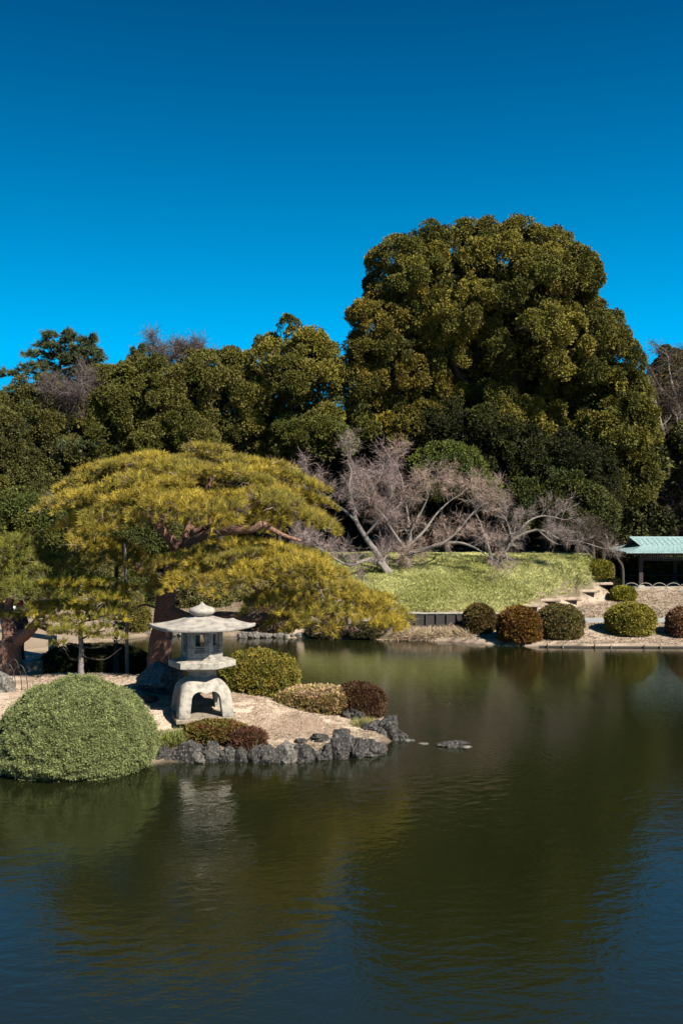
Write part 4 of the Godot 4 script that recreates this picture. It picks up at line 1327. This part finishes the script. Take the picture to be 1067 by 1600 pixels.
	while sc.n < 30000 and tries < 120000:
		tries += 1
		var x := r.randf_range(-3.0, 14.0)
		var d := r.randf_range(41.1, 48.5)
		if hill_share(x, d) < 0.5 + r.randf_range(-0.2, 0.2): continue
		var tint := Color(0.56, 0.59, 0.19).lerp(Color(0.92, 0.93, 0.44), clampf(r.randf() + f.get_noise_2d(x, d), 0.0, 1.0))
		sc.add(Transform3D(upto(Vector3(0, 1, 0) + ball(r) * 0.25, r.randf() * TAU, r.randf_range(0.7, 1.25) * (1.0 + 0.3 * f.get_noise_2d(x * 3.0, d * 3.0))), Vector3(x, ground_h(x, d) - 0.02, -d)), lin(tint, r.randf_range(0.7, 1.25)))
	tag(spread("bamboo_grass", sc, bl, self), "dense yellow-green dwarf bamboo grass covering the far hill", "grass", "", "stuff")
	# straw on the right slope and the far banks
	var tf := blade_tuft(7, 0.09, 0.014, 1.3, 38, M.blade)
	sc = Scatter.new()
	tries = 0
	while sc.n < 22000 and tries < 90000:
		tries += 1
		var x := r.randf_range(-9.5, 19.0)
		var d := r.randf_range(36.6, 53.0)
		if (hill_share(x, d) > 0.3 and d > 40.3) or (d > 40.2 and d < 41.8 and x > 0.0) or (x > 14.0 and d > 48.5): continue
		var s := sd(Vector2(x, d), farland)
		if s < 0.1: continue
		sc.add(Transform3D(upto(Vector3(0, 1, 0) + ball(r) * 0.3, r.randf() * TAU, r.randf_range(0.6, 1.2)), Vector3(x, ground_h(x, d) - 0.01, -d)), lin(Color(0.50, 0.40, 0.30), r.randf_range(0.55, 1.2)))
	tag(spread("dry_bank_grass", sc, tf, self), "sparse straw-coloured grass on the far banks", "grass", "", "stuff")

func make_pavilion() -> void:
	var z := -49.5
	var g := ground_h(17.0, 49.5)
	var t := thing("pavilion", "open timber pavilion with pale green copper roof at the right edge", "pavilion", Vector3(14.85, g, z))
	t.scale = Vector3.ONE * 0.935
	var W := 6.0
	var Dp := 3.6
	var mb := MB.new()
	mb.box(Vector3(W / 2, 0.02, -Dp / 2), Vector3(W + 0.8, 0.14, Dp + 0.8), Basis.IDENTITY, Color(0.9, 0.85, 0.8), 0.02)
	part("floor_slab", mb.mesh(M.concrete), t)
	for x in [0.0, 3.0, 6.0]:
		for k in [0.0, -Dp]:
			mb = MB.new()
			mb.box(Vector3(x, 0.95 + 0.06, k), Vector3(0.20, 1.84, 0.20), Basis.IDENTITY, Color.WHITE, 0.012)
			part("post", mb.mesh(M.wood), t)
			mb = MB.new()
			mb.box(Vector3(x, 0.13, k), Vector3(0.32, 0.12, 0.32), Basis.IDENTITY, Color.WHITE, 0.02)
			part("post_base", mb.mesh(M.concrete), t)
	for k in [0.0, -Dp]:
		mb = MB.new()
		mb.box(Vector3(W / 2, 1.86, k), Vector3(W + 0.5, 0.16, 0.16), Basis.IDENTITY, Color.WHITE, 0.01)
		part("beam", mb.mesh(M.wood), t)
		mb = MB.new()
		mb.box(Vector3(W / 2, 1.52, k), Vector3(W - 0.22, 0.05, 0.07), Basis.IDENTITY, Color.WHITE, 0.006)
		part("rail", mb.mesh(M.wood), t)
	for x in [0.0, W]:
		mb = MB.new()
		mb.box(Vector3(x, 1.85, -Dp / 2), Vector3(0.14, 0.14, Dp - 0.17), Basis.IDENTITY, Color.WHITE, 0.01)
		part("beam", mb.mesh(M.wood), t)
	# lattice of the transom: pale uprights between beam and rail
	for i in 56:
		var x := 0.18 + i * 0.1015
		if absf(x - 3.0) < 0.13: continue
		mb = MB.new()
		mb.box(Vector3(x, 1.66, 0.0), Vector3(0.035, 0.225, 0.03), Basis.IDENTITY, Color.WHITE)
		part("lattice_bar", mb.mesh(M.bark_silver), t)
	# bench and low panel inside
	mb = MB.new()
	mb.box(Vector3(W / 2, 0.52, -Dp + 0.45), Vector3(W - 0.3, 0.06, 0.5), Basis.IDENTITY, Color.WHITE, 0.01)
	part("bench_seat", mb.mesh(M.wood), t)
	# roof: a hipped skirt and a steeper gabled top
	var ey := 2.0
	var my := 2.30
	var ry := 2.66
	var ox := 1.05
	var oz := 1.0
	var mz := Dp / 2 - 0.55
	var sk := MB.new()
	var E := [Vector3(-ox, ey, oz), Vector3(W + ox, ey, oz), Vector3(W + ox, ey, -Dp - oz), Vector3(-ox, ey, -Dp - oz)]
	var I := [Vector3(0.25, my, -0.55), Vector3(W - 0.25, my, -0.55), Vector3(W - 0.25, my, -Dp + 0.55), Vector3(0.25, my, -Dp + 0.55)]
	for k in 4:
		var n := (k + 1) % 4
		for j in 4:
			var a := j / 4.0
			var b2 := (j + 1) / 4.0
			var sag := func(q: float) -> Vector3: return Vector3(0, -0.07 * sin(q * PI), 0)
			sk.face([E[k].lerp(I[k], a) + sag.call(a), E[n].lerp(I[n], a) + sag.call(a), E[n].lerp(I[n], b2) + sag.call(b2), E[k].lerp(I[k], b2) + sag.call(b2)])
		sk.face([E[k], E[n], E[n] - Vector3(0, 0.07, 0), E[k] - Vector3(0, 0.07, 0)])
	part("roof_skirt", sk.mesh(M.copper), t)
	var gb := MB.new()
	var gx := 0.12
	for s in [[-0.5, 1], [-Dp + 0.5, -1]]:
		var a := Vector3(gx, my - 0.02, s[0])
		var b2 := Vector3(W - gx, my - 0.02, s[0])
		gb.face([a, b2, Vector3(W - gx + 0.15, ry, -Dp / 2), Vector3(gx - 0.15, ry, -Dp / 2)])
		gb.face([a - Vector3(0, 0.06, 0), b2 - Vector3(0, 0.06, 0), Vector3(W - gx + 0.15, ry - 0.06, -Dp / 2), Vector3(gx - 0.15, ry - 0.06, -Dp / 2)])
		gb.face([a, a - Vector3(0, 0.06, 0), b2 - Vector3(0, 0.06, 0), b2])
	part("roof_gable", gb.mesh(M.copper), t)
	var gw := MB.new()
	for x in [gx + 0.12, W - gx - 0.12]:
		gw.face([Vector3(x, my - 0.05, -0.62), Vector3(x, my - 0.05, -Dp + 0.62), Vector3(x, ry - 0.07, -Dp / 2)])
	part("gable_wall", gw.mesh(M.wood), t)
	mb = MB.new()
	mb.tube([Vector3(gx - 0.2, ry + 0.01, -Dp / 2), Vector3(W - gx + 0.2, ry + 0.01, -Dp / 2)], [0.06, 0.06], 8)
	part("ridge", mb.mesh(M.copper), t)
	# standing seams and cross laps of the copper sheets on the front slopes
	for i in 26:
		var x := -0.6 + i * 0.285
		var lo := Vector3(x, ey + 0.006, oz)
		var hi := Vector3(lerpf(0.25, W - 0.25, clampf((x + ox) / (W + 2 * ox), 0.0, 1.0)), my + 0.006, -0.55)
		mb = MB.new()
		mb.tube([lo, lo.lerp(hi, 0.25) + Vector3(0, -0.049, 0), lo.lerp(hi, 0.5) + Vector3(0, -0.068, 0), lo.lerp(hi, 0.75) + Vector3(0, -0.049, 0), hi], [0.007, 0.007, 0.007, 0.007, 0.007], 4, Color(0.8, 0.8, 0.8))
		if x > 0.05 and x < W - 0.05:
			mb.tube([Vector3(x, my, -0.49), Vector3(x, ry + 0.008, -Dp / 2)], [0.007, 0.007], 4, Color(0.8, 0.8, 0.8))
		part("seam", mb.mesh(M.copper), t)
	for i in 24:
		mb = MB.new()
		var x := -0.75 + i * 0.33
		mb.box(Vector3(x, ey - 0.075, oz - 0.35), Vector3(0.06, 0.08, 0.66), Basis.IDENTITY, Color.WHITE)
		part("rafter", mb.mesh(M.wood), t)
	mb = MB.new()
	mb.box(Vector3(W / 2, ey - 0.11, -Dp / 2), Vector3(W + 0.5, 0.03, Dp + 0.4), Basis.IDENTITY, Color.WHITE)
	part("ceiling", mb.mesh(M.wood), t)
	var hf := thing("hoop_fence", "row of low pale bamboo hoops before the pavilion", "fence", Vector3(14.1, g, -48.5))
	for j in 11:
		mb = MB.new()
		var pts := []
		for i in 15:
			var a := PI * i / 14.0
			pts.append(Vector3(j * 0.68 + cos(a) * 0.42, sin(a) * 0.40 - 0.04, 0.012 * (j % 2)))
		mb.tube(pts, taper(15, 0.016, 0.016), 5)
		part("hoop", mb.mesh(M.bamboo_hoop), hf)
	var az := leaf_clump(16, 0.09, 0.075, 0.036, 39, M.leaf, 0.7)
	bush("clipped_shrub", "orange-tinged clipped shrub seen through the left bay of the pavilion", on_ground(1018, 898, 54.6), Vector3(0.95, 0.9, 0.8), az, 2000, Color(0.224, 0.160, 0.032), Color(0.384, 0.240, 0.032), 0.5, 221)
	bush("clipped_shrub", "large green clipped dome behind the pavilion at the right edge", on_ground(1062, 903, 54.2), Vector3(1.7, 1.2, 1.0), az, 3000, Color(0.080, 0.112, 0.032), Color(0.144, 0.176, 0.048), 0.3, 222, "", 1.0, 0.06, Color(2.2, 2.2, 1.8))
	bush("clipped_shrub", "low green clipped dome behind the pavilion post", on_ground(1022, 908, 53.6), Vector3(0.7, 0.5, 0.6), az, 1400, Color(0.112, 0.144, 0.040), Color(0.160, 0.192, 0.056), 0.3, 223)

func path3(list: Array, d0: float, bend := 0.0) -> Array:
	var out := []
	for i in list.size():
		out.append(P(list[i][0], list[i][1], d0 + bend * i))
	return out

func make_bare_trees() -> void:
	var fan := twig_fan(8, 0.43, 0.012, 301, M.twig)
	var mauve := Color(0.36, 0.285, 0.28)
	var at := on_ground(611, 904, 44.1)
	var runs := [[[at] + path3([[602, 888], [588, 864], [570, 838], [557, 815], [552, 797]], 44.1, 0.1), 0.184, 0.076],
		[path3([[606, 900], [596, 884], [584, 874], [566, 877], [545, 883], [522, 872], [505, 860]], 44.1, -0.25), 0.112, 0.034],
		[path3([[552, 797], [548, 775], [546, 755], [549, 738], [546, 728]], 44.4, 0.1), 0.080, 0.017],
		[path3([[557, 815], [536, 796], [512, 780], [488, 760]], 44.3, 0.3), 0.072, 0.017],
		[path3([[570, 838], [590, 815], [603, 797], [610, 778]], 44.2, -0.3), 0.064, 0.017],
		[path3([[552, 800], [575, 775], [588, 755], [596, 742]], 44.4, 0.3), 0.056, 0.017]]
	bare_tree("bare_tree", "leaning silver-trunked bare tree with mauve twigs, leftmost on the bamboo grass hill", at, runs, 311, M.bark_silver, fan, mauve, 3, 1.05, 0.03)
	at = on_ground(638, 893, 44.8)
	runs = [[[at] + path3([[637, 880], [636, 866], [638, 852]], 44.8), 0.160, 0.119],
		[path3([[637, 862], [624, 846], [612, 828], [600, 808], [590, 795]], 44.7, -0.15), 0.096, 0.017],
		[path3([[638, 854], [638, 825], [636, 800], [631, 775], [628, 750], [622, 735]], 44.8, 0.15), 0.080, 0.017],
		[path3([[640, 864], [660, 860], [688, 850], [715, 848], [735, 853], [752, 862]], 44.6, -0.2), 0.104, 0.034],
		[path3([[640, 852], [662, 830], [680, 805], [700, 785], [715, 775]], 44.9, 0.2), 0.072, 0.017],
		[path3([[638, 835], [655, 805], [666, 782], [670, 768]], 44.8, -0.2), 0.064, 0.017],
		[path3([[690, 850], [715, 830], [735, 805], [750, 790]], 44.4, 0.1), 0.056, 0.017]]
	bare_tree("bare_tree", "spreading dark-stemmed bare tree with reddish twigs, middle of the hill", at, runs, 312, M.bark_silver, fan, Color(0.42, 0.315, 0.275), 3, 1.05, 0.03)
	at = on_ground(768, 893, 44.9)
	runs = [[[at] + path3([[777, 880], [787, 862], [799, 845]], 44.9), 0.144, 0.102],
		[path3([[766, 892], [767, 874], [761, 850], [753, 828], [748, 812]], 44.9, -0.05), 0.104, 0.034],
		[path3([[799, 845], [818, 834], [840, 828], [858, 834], [876, 843], [905, 846], [935, 855]], 44.8, -0.15), 0.072, 0.017],
		[path3([[797, 848], [795, 825], [785, 805], [770, 795]], 44.9, 0.1), 0.056, 0.017],
		[path3([[800, 843], [825, 815], [850, 806], [880, 812]], 45.0, 0.15), 0.056, 0.017],
		[path3([[840, 828], [856, 842], [870, 850], [885, 850]], 44.4, -0.1), 0.040, 0.017]]
	bare_tree("bare_tree", "small pale twin-stemmed bare tree reaching right, nearest the steps", at, runs, 313, M.bark_silver, twig_fan(6, 0.4, 0.012, 302, M.twig), Color(0.30, 0.25, 0.24), 3, 0.66, 0.02)
	at = on_ground(972, 905, 46.6)
	runs = [[[at] + path3([[972, 890], [966, 876], [955, 862], [945, 852]], 46.6), 0.088, 0.051], [path3([[955, 862], [938, 848], [915, 838], [895, 830]], 46.4, -0.2), 0.080, 0.017]]
	bare_tree("bare_tree", "gnarled dark bare trunk in the shade just left of the pavilion", at, runs, 314, M.bark_dark, fan, Color(0.10, 0.08, 0.07), 2, 0.9, 0.05)

func make_forest() -> void:
	var oak := leaf_clump(34, 0.24, 0.125, 0.06, 401, M.leaf, 0.7, 0.35)
	var shiny := leaf_clump(30, 0.22, 0.15, 0.06, 402, M.leaf, 0.8, 0.35)
	var green := Color(0.112, 0.116, 0.023)
	var gold := Color(0.25, 0.218, 0.038)
	var deep := Color(0.085, 0.088, 0.024)
	var fg := "evergreen trees of the wood behind the pond"
	# the great camphor
	var D := 52.5
	var big := []
	for q in [[790, 512, 150, 170, 130], [715, 470, 100, 115, 100], [900, 575, 82, 112, 90], [955, 660, 58, 95, 75], [655, 452, 72, 85, 80], [850, 455, 85, 88, 90], [770, 640, 100, 60, 60], [985, 745, 36, 62, 45], [868, 680, 40, 36, 50]]:
		big.append(blob(q[0], q[1], D, q[2], q[3], q[4]))
	evergreen("great_camphor_tree", "huge round-crowned evergreen tree towering over the wood at right", on_ground(790, 878, D), big, 1.85, 1.4, 115, oak, green, gold, 411, fg, 1.0, -0.5, 1.1, 26)
	evergreen("evergreen_tree", "golden-olive evergreen joined to the left side of the huge round tree", on_ground(610, 875, 51.2), [blob(597, 548, 51.2, 55, 80), blob(628, 500, 51.2, 60, 85), blob(572, 610, 51.2, 42, 50), blob(655, 590, 51.2, 50, 50), blob(590, 672, 51.2, 48, 42), blob(642, 668, 51.2, 48, 46)], 1.75, 1.25, 95, oak, green, Color(0.240, 0.184, 0.029), 412, fg, 1.0, -0.55, 0.5, 14)
	evergreen("evergreen_tree", "tall olive evergreen just left of the golden-olive one", on_ground(460, 875, 50.9), [blob(458, 590, 50.9, 72, 88), blob(430, 650, 50.9, 50, 60), blob(500, 640, 50.9, 45, 75)], 1.8, 1.3, 95, oak, green, gold, 413, fg, 1.0, -0.5, 0.5, 12)
	evergreen("evergreen_tree", "broad evergreen with level top in the middle of the left wood", on_ground(345, 870, 51.6), [blob(340, 622, 51.6, 75, 75), blob(300, 680, 50.9, 70, 50), blob(380, 680, 50.9, 50, 50)], 1.8, 1.3, 95, oak, green, Color(0.160, 0.144, 0.035), 414, fg, 1.0, -0.5, 0.45, 10)
	evergreen("evergreen_tree", "round evergreen right of the cedar in the left wood", on_ground(220, 870, 51.2), [blob(215, 632, 51.2, 85, 72), blob(170, 680, 50.6, 60, 60), blob(250, 690, 50.6, 55, 45)], 1.8, 1.3, 95, oak, green, Color(0.152, 0.141, 0.035), 415, fg, 1.0, -0.5, 0.45, 10)
	evergreen("evergreen_tree", "dark evergreen below the cedar at left", on_ground(85, 870, 50.2), [blob(80, 668, 50.2, 62, 68), blob(110, 720, 49.6, 45, 60), blob(50, 700, 49.9, 50, 60)], 1.8, 1.3, 95, oak, deep, Color(0.136, 0.131, 0.032), 416, fg, 1.0, -0.5, 0.45, 10)
	evergreen("evergreen_tree", "evergreen cut off by the left edge with leafy skirt down to the pine", on_ground(0, 880, 48.6), [blob(-25, 700, 48.6, 70, 88), blob(20, 770, 47.9, 45, 70), blob(45, 800, 47.9, 40, 55)], 1.6, 1.15, 95, oak, deep, Color(0.152, 0.144, 0.032), 417, fg, 1.0, -0.6, 0.4, 10)
	evergreen("evergreen_tree", "small bright evergreen rising over the mauve bare tree's left side", on_ground(480, 880, 48.6), [blob(475, 690, 49.2, 40, 36), blob(515, 690, 49.2, 28, 30)], 1.2, 1.0, 85, oak, green, Color(0.136, 0.160, 0.035), 418, fg, 0.9, -0.5, 0.25, 6)
	# lower growth at the wood's edge
	var ug := "evergreen understorey at the wood's edge"
	evergreen("understory_evergreen", "shiny green evergreen shrub between the mauve bare trees and the huge tree", on_ground(700, 878, 48.2), [blob(700, 742, 48.2, 48, 40), blob(735, 765, 48.2, 30, 26)], 1.1, 0.95, 95, shiny, Color(0.088, 0.120, 0.026), Color(0.136, 0.160, 0.035), 421, ug, 0.9, -0.6, 0.15, 6)
	evergreen("understory_evergreen", "tall clipped-looking evergreen above the pavilion roof", on_ground(985, 880, 59.0), [blob(985, 800, 59.0, 46, 45), blob(950, 775, 59.0, 38, 50), blob(1000, 730, 59.0, 28, 45)], 1.1, 0.95, 95, shiny, Color(0.120, 0.112, 0.026), Color(0.176, 0.152, 0.032), 422, ug, 0.8, -0.6, 0.15, 6)
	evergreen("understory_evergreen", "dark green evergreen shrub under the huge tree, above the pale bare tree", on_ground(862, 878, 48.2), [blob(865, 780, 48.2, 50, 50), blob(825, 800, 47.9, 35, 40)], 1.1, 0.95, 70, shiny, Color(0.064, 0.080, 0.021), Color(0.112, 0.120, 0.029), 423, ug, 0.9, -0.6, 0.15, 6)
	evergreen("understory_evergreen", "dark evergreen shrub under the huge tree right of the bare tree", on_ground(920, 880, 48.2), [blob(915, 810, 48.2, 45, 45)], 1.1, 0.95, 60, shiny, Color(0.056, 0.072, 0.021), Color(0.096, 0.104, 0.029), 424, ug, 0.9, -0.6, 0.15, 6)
	evergreen("understory_evergreen", "dark green low tree at left edge above the green pine", on_ground(30, 885, 46.6), [blob(25, 815, 46.6, 55, 42), blob(95, 830, 46.6, 45, 50)], 1.0, 0.9, 90, shiny, Color(0.080, 0.104, 0.026), Color(0.136, 0.144, 0.032), 425, ug, 0.9, -0.6, 0.15, 6)
	evergreen("understory_evergreen", "dark evergreen behind the red pine's left tiers", on_ground(165, 885, 46.9), [blob(160, 830, 46.9, 60, 55), blob(235, 835, 46.9, 45, 50)], 1.1, 0.95, 80, shiny, Color(0.064, 0.080, 0.022), Color(0.112, 0.125, 0.032), 426, ug, 0.9, -0.6, 0.15, 6)
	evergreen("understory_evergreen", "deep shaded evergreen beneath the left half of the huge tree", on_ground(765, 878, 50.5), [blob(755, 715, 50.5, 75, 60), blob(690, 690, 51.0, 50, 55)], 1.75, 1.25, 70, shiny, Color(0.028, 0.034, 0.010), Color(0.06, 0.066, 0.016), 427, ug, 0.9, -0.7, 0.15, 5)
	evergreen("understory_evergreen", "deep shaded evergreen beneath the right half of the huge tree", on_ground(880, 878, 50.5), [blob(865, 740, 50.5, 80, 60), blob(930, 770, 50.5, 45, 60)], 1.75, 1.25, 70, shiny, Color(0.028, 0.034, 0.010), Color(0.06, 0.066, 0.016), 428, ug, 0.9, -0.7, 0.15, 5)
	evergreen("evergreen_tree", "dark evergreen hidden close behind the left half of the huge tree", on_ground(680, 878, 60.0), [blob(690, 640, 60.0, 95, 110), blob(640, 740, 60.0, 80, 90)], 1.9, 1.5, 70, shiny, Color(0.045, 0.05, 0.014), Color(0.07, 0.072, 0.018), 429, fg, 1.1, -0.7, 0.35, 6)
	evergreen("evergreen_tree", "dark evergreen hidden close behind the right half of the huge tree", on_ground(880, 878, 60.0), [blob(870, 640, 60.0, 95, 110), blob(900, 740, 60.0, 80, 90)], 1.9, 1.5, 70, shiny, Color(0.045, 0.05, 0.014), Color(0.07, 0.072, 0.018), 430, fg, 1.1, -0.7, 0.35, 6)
	# the wood behind, in the gaps
	var r := rnd(430)
	var back := leaf_clump(30, 0.42, 0.22, 0.11, 403, M.leaf, 0.8, 0.35)
	var proto: Node3D = null
	for i in 22:
		var px := -60.0 + i * 56.0
		var d := 56.5 + (i % 3) * 2.0
		var at := P(px, 800, d)
		at.y = ground_h(at.x, d)
		var say := "dark evergreen of the closed wood behind the front trees"
		var bg := "dark background trees of the wood"
		if proto == null:
			proto = evergreen("background_tree", say, at, [[at + Vector3(0, 5.0, 0), Vector3(2.4, 2.4, 1.8)], [at + Vector3(0.4, 2.0, 0.3), Vector3(2.3, 2.1, 1.7)]], 1.7, 1.6, 60, back, Color(0.048, 0.053, 0.018), Color(0.080, 0.083, 0.024), 431, bg, 1.0, -0.7, 0.3, 5)
		else:
			var o: Node3D = proto.duplicate()
			o.name = numbered("background_tree")
			add_child(o)
			o.position = at
			o.rotation.y = r.randf() * 0.6 - 0.3
			o.scale = Vector3.ONE * r.randf_range(0.9, 1.15)
	# trunks seen in the shade under the huge tree
	for i in 9:
		var px: float = [655, 690, 735, 845, 880, 905, 925, 945, 430][i]
		var at := on_ground(px, 880, 50.0 + (i % 3) * 0.6)
		var mb := MB.new()
		var top := at + Vector3(r.randf_range(-0.4, 0.4), 2.8, 0)
		mb.tube([at - Vector3(0, 0.2, 0), at.lerp(top, 0.5) + Vector3(r.randf_range(-0.2, 0.2), 0, 0), top], [0.17, 0.13, 0.10], 8, Color.WHITE, 0.1, r)
		var o := part("tree_trunk", mb.mesh(M.bark_dark), self)
		tag(o, "dark tree trunk standing in the shade of the wood", "tree trunk", "dark trunks at the edge of the wood")
	# cedar at upper left
	var nd := needle_tuft(26, 0.30, 0.035, 0.8, 404, M.matte_leaf)
	cedar("blue-green cedar with layered drooping boughs, tallest at upper left", on_ground(92, 870, 53.2), P(95, 517, 53.2), 125, nd, 441)
	cedar("smaller cedar top just right of the tallest cedar", on_ground(132, 870, 54.2), P(138, 525, 54.2), 60, nd, 442)
	cedar("slim dark conifer tip between the left evergreens", on_ground(212, 870, 54.5), P(216, 540, 54.5), 35, nd, 443)
	# pine-like tree and bare growth at the right edge
	evergreen("evergreen_tree", "dark flat-topped pine rising behind the bare tree at the right edge", on_ground(1050, 875, 64.0), [blob(1055, 605, 64.0, 58, 55), blob(1030, 660, 64.0, 40, 60), blob(1075, 690, 64.0, 50, 60)], 1.5, 1.3, 70, oak, Color(0.088, 0.088, 0.022), Color(0.192, 0.152, 0.032), 451, fg, 1.0, -0.6, 0.4, 8)
	var fan := twig_fan(9, 0.6, 0.02, 303, M.twig)
	var at := on_ground(1048, 878, 58.0)
	bare_tree("bare_tree", "tall bare grey tree at the right edge beside the huge evergreen", at, [[[at] + path3([[1046, 820], [1048, 760], [1056, 720], [1062, 680]], 58.0), 0.4, 0.16], [path3([[1056, 720], [1040, 690], [1028, 650], [1020, 615]], 58.0, -0.2), 0.18, 0.05], [path3([[1062, 680], [1060, 640], [1050, 605], [1045, 580]], 58.0, 0.2), 0.15, 0.05], [path3([[1062, 680], [1080, 640], [1085, 600]], 58.0, 0.2), 0.15, 0.05], [path3([[1050, 740], [1030, 715], [1018, 690]], 58.0, 0.2), 0.12, 0.04]], 452, M.bark_silver, fan, Color(0.15, 0.115, 0.10), 5, 1.4, 0.06)
	at = on_ground(1058, 885, 56.5)
	bare_tree("bare_thicket", "purple-brown leafless thicket behind the pavilion roof at right edge", at, [[[at] + path3([[1056, 850], [1052, 800], [1050, 765]], 56.5), 0.12, 0.05], [path3([[1057, 870], [1040, 830], [1032, 790], [1030, 760]], 56.5, 0.1), 0.08, 0.03], [path3([[1057, 870], [1070, 830], [1075, 780], [1078, 750]], 56.5, 0.1), 0.08, 0.03], [path3([[1057, 860], [1062, 810], [1064, 770], [1065, 740]], 56.5, 0.1), 0.07, 0.03]], 453, M.bark_dark, fan, Color(0.17, 0.12, 0.105), 9, 1.0, 0.1)
	at = on_ground(268, 870, 55.2)
	bare_tree("bare_tree", "bare grey treetop showing above the left evergreens", at, [[[at] + path3([[268, 760], [266, 650], [264, 590]], 55.2), 0.4, 0.15], [path3([[265, 620], [245, 575], [240, 562]], 55.2), 0.14, 0.05], [path3([[265, 610], [285, 572], [292, 565]], 55.2), 0.14, 0.05], [path3([[264, 590], [262, 560], [266, 562]], 55.2), 0.12, 0.05]], 454, M.bark_silver, fan, Color(0.13, 0.11, 0.10), 4, 1.1, 0.08)
	at = on_ground(105, 870, 49.1)
	bare_tree("bare_tree", "thin grey bare tree caught between the left evergreens", at, [[[at] + path3([[108, 760], [106, 690], [104, 650]], 49.1), 0.12, 0.05], [path3([[105, 670], [92, 640], [85, 625]], 49.0), 0.05, 0.02], [path3([[105, 660], [118, 630], [125, 612]], 49.0), 0.05, 0.02]], 455, M.bark_silver, fan, Color(0.14, 0.115, 0.115), 4, 0.8, 0.06)

func cedar(label: String, at: Vector3, tip: Vector3, hw: float, nd: Mesh, s: int) -> void:
	var t := thing("cedar_tree", label, "tree", at, "cedars behind the left wood")
	var r := rnd(s)
	var H := tip.y - at.y
	var wide := hw * -at.z / F
	var mb := MB.new()
	mb.tube([Vector3.ZERO, Vector3((tip.x - at.x) * 0.5, H * 0.5, 0), Vector3(tip.x - at.x, H - 0.4, 0)], [0.32, 0.2, 0.04], 8)
	part("trunk", mb.mesh(M.bark_dark), t)
	var sc := Scatter.new()
	var lb := MB.new()
	var n := 46
	for i in n:
		var k := float(i) / n
		var y := lerpf(H * 0.99, H * 0.45, k)
		var L := wide * pow(k * 1.6 + 0.06, 0.75) * r.randf_range(0.6, 1.15)
		var a := i * 2.4 + r.randf_range(-0.3, 0.3)
		var root := Vector3((tip.x - at.x) * y / H, y, 0)
		var e := root + Vector3(cos(a) * L, L * 0.10, sin(a) * L)
		var midp := root.lerp(e, 0.5) + Vector3(0, L * 0.12, 0)
		lb.tube([root, midp, e], [0.07, 0.045, 0.015], 4)
		var m := int(18 + L * 16)
		for j in m:
			var q := pow(r.randf(), 0.7)
			var p := root.lerp(midp, q * 2.0) if q < 0.5 else midp.lerp(e, q * 2.0 - 1.0)
			var side := Vector3(-sin(a), 0, cos(a)) * r.randf_range(-1, 1) * (0.12 + L * 0.22 * q)
			p += side + Vector3(0, r.randf_range(-0.22, 0.08) - absf(side.length()) * 0.15, 0)
			sc.add(Transform3D(upto(Vector3(cos(a), 0.25, sin(a)) + side * 0.6 + ball(r) * 0.3, r.randf() * TAU, r.randf_range(0.7, 1.2)), p), lin(Color(0.10, 0.128, 0.058), r.randf_range(0.7, 1.3)))
	part("limbs", lb.mesh(M.bark_dark), t).set_meta("kind", "stuff")
	spread("needles", sc, nd, t)

# ---------------------------------------------------------------- left bridge and the people on it
func make_bridge() -> void:
	var a := Vector3(-9.0, 0.78, -28.7)
	var e := Vector3(-14.5, 0.80, -33.6)
	var L := a.distance_to(e)
	var yaw := -atan2(e.z - a.z, e.x - a.x)
	var b := Basis(Vector3.UP, yaw)
	var t := thing("footbridge", "low concrete footbridge half hidden behind the left pine trunks", "bridge", Vector3.ZERO)
	var mid := (a + e) * 0.5
	var mb := MB.new()
	mb.box(mid - Vector3(0, 0.13, 0), Vector3(L + 0.6, 0.22, 1.7), b, Color.WHITE, 0.02)
	part("deck", mb.mesh(M.concrete), t)
	for s in [-1.0, 1.0]:
		for k in 5:
			mb = MB.new()
			var p := a.lerp(e, k / 4.0) + b * Vector3(0, 0, 0.78 * s)
			mb.box(p + Vector3(0, 0.28, 0), Vector3(0.18, 0.62, 0.18), b, Color.WHITE, 0.015)
			part("post", mb.mesh(M.concrete), t)
		mb = MB.new()
		mb.box(mid + b * Vector3(0, 0.50, 0.78 * s), Vector3(L - 0.19, 0.12, 0.12), b, Color.WHITE, 0.012)
		part("rail", mb.mesh(M.concrete), t)
	var bl := ["beige square stone block beside the hedge end", "pale square stone block next to the old pine trunk"]
	for i in 2:
		mb = MB.new()
		mb.box(Vector3.ZERO, Vector3(0.26, 0.5, 0.3), Basis(Vector3.UP, 0.2), Color(0.75, 0.68, 0.55) if i == 0 else Color.WHITE, 0.02)
		tag(part("stone_block", mb.mesh(M.concrete), self), bl[i], "stone block").position = on_ground([60, 46][i], 1048, 28.0) + Vector3(0, 0.22, 0)
	var q := func(k: float, s: float) -> Vector3: return a.lerp(e, k) + b * Vector3(0, -0.02, s)
	person("person in a white jacket and navy trousers standing on the footbridge behind the pine", q.call(0.18, 0.1), 0.6, 1.7, Color(0.75, 0.74, 0.72), Color(0.02, 0.03, 0.06), Color(0.16, 0.07, 0.03))
	person("person in a dark coat and crimson hat on the footbridge, right of the white jacket", q.call(0.02, -0.2), -0.5, 1.66, Color(0.06, 0.05, 0.06), Color(0.015, 0.02, 0.04), Color(0.40, 0.015, 0.06), true)
	person("person in a light blue top on the footbridge at the left edge", q.call(0.36, 0.1), 0.9, 1.62, Color(0.28, 0.52, 0.70), Color(0.04, 0.04, 0.05), Color(0.02, 0.015, 0.012))
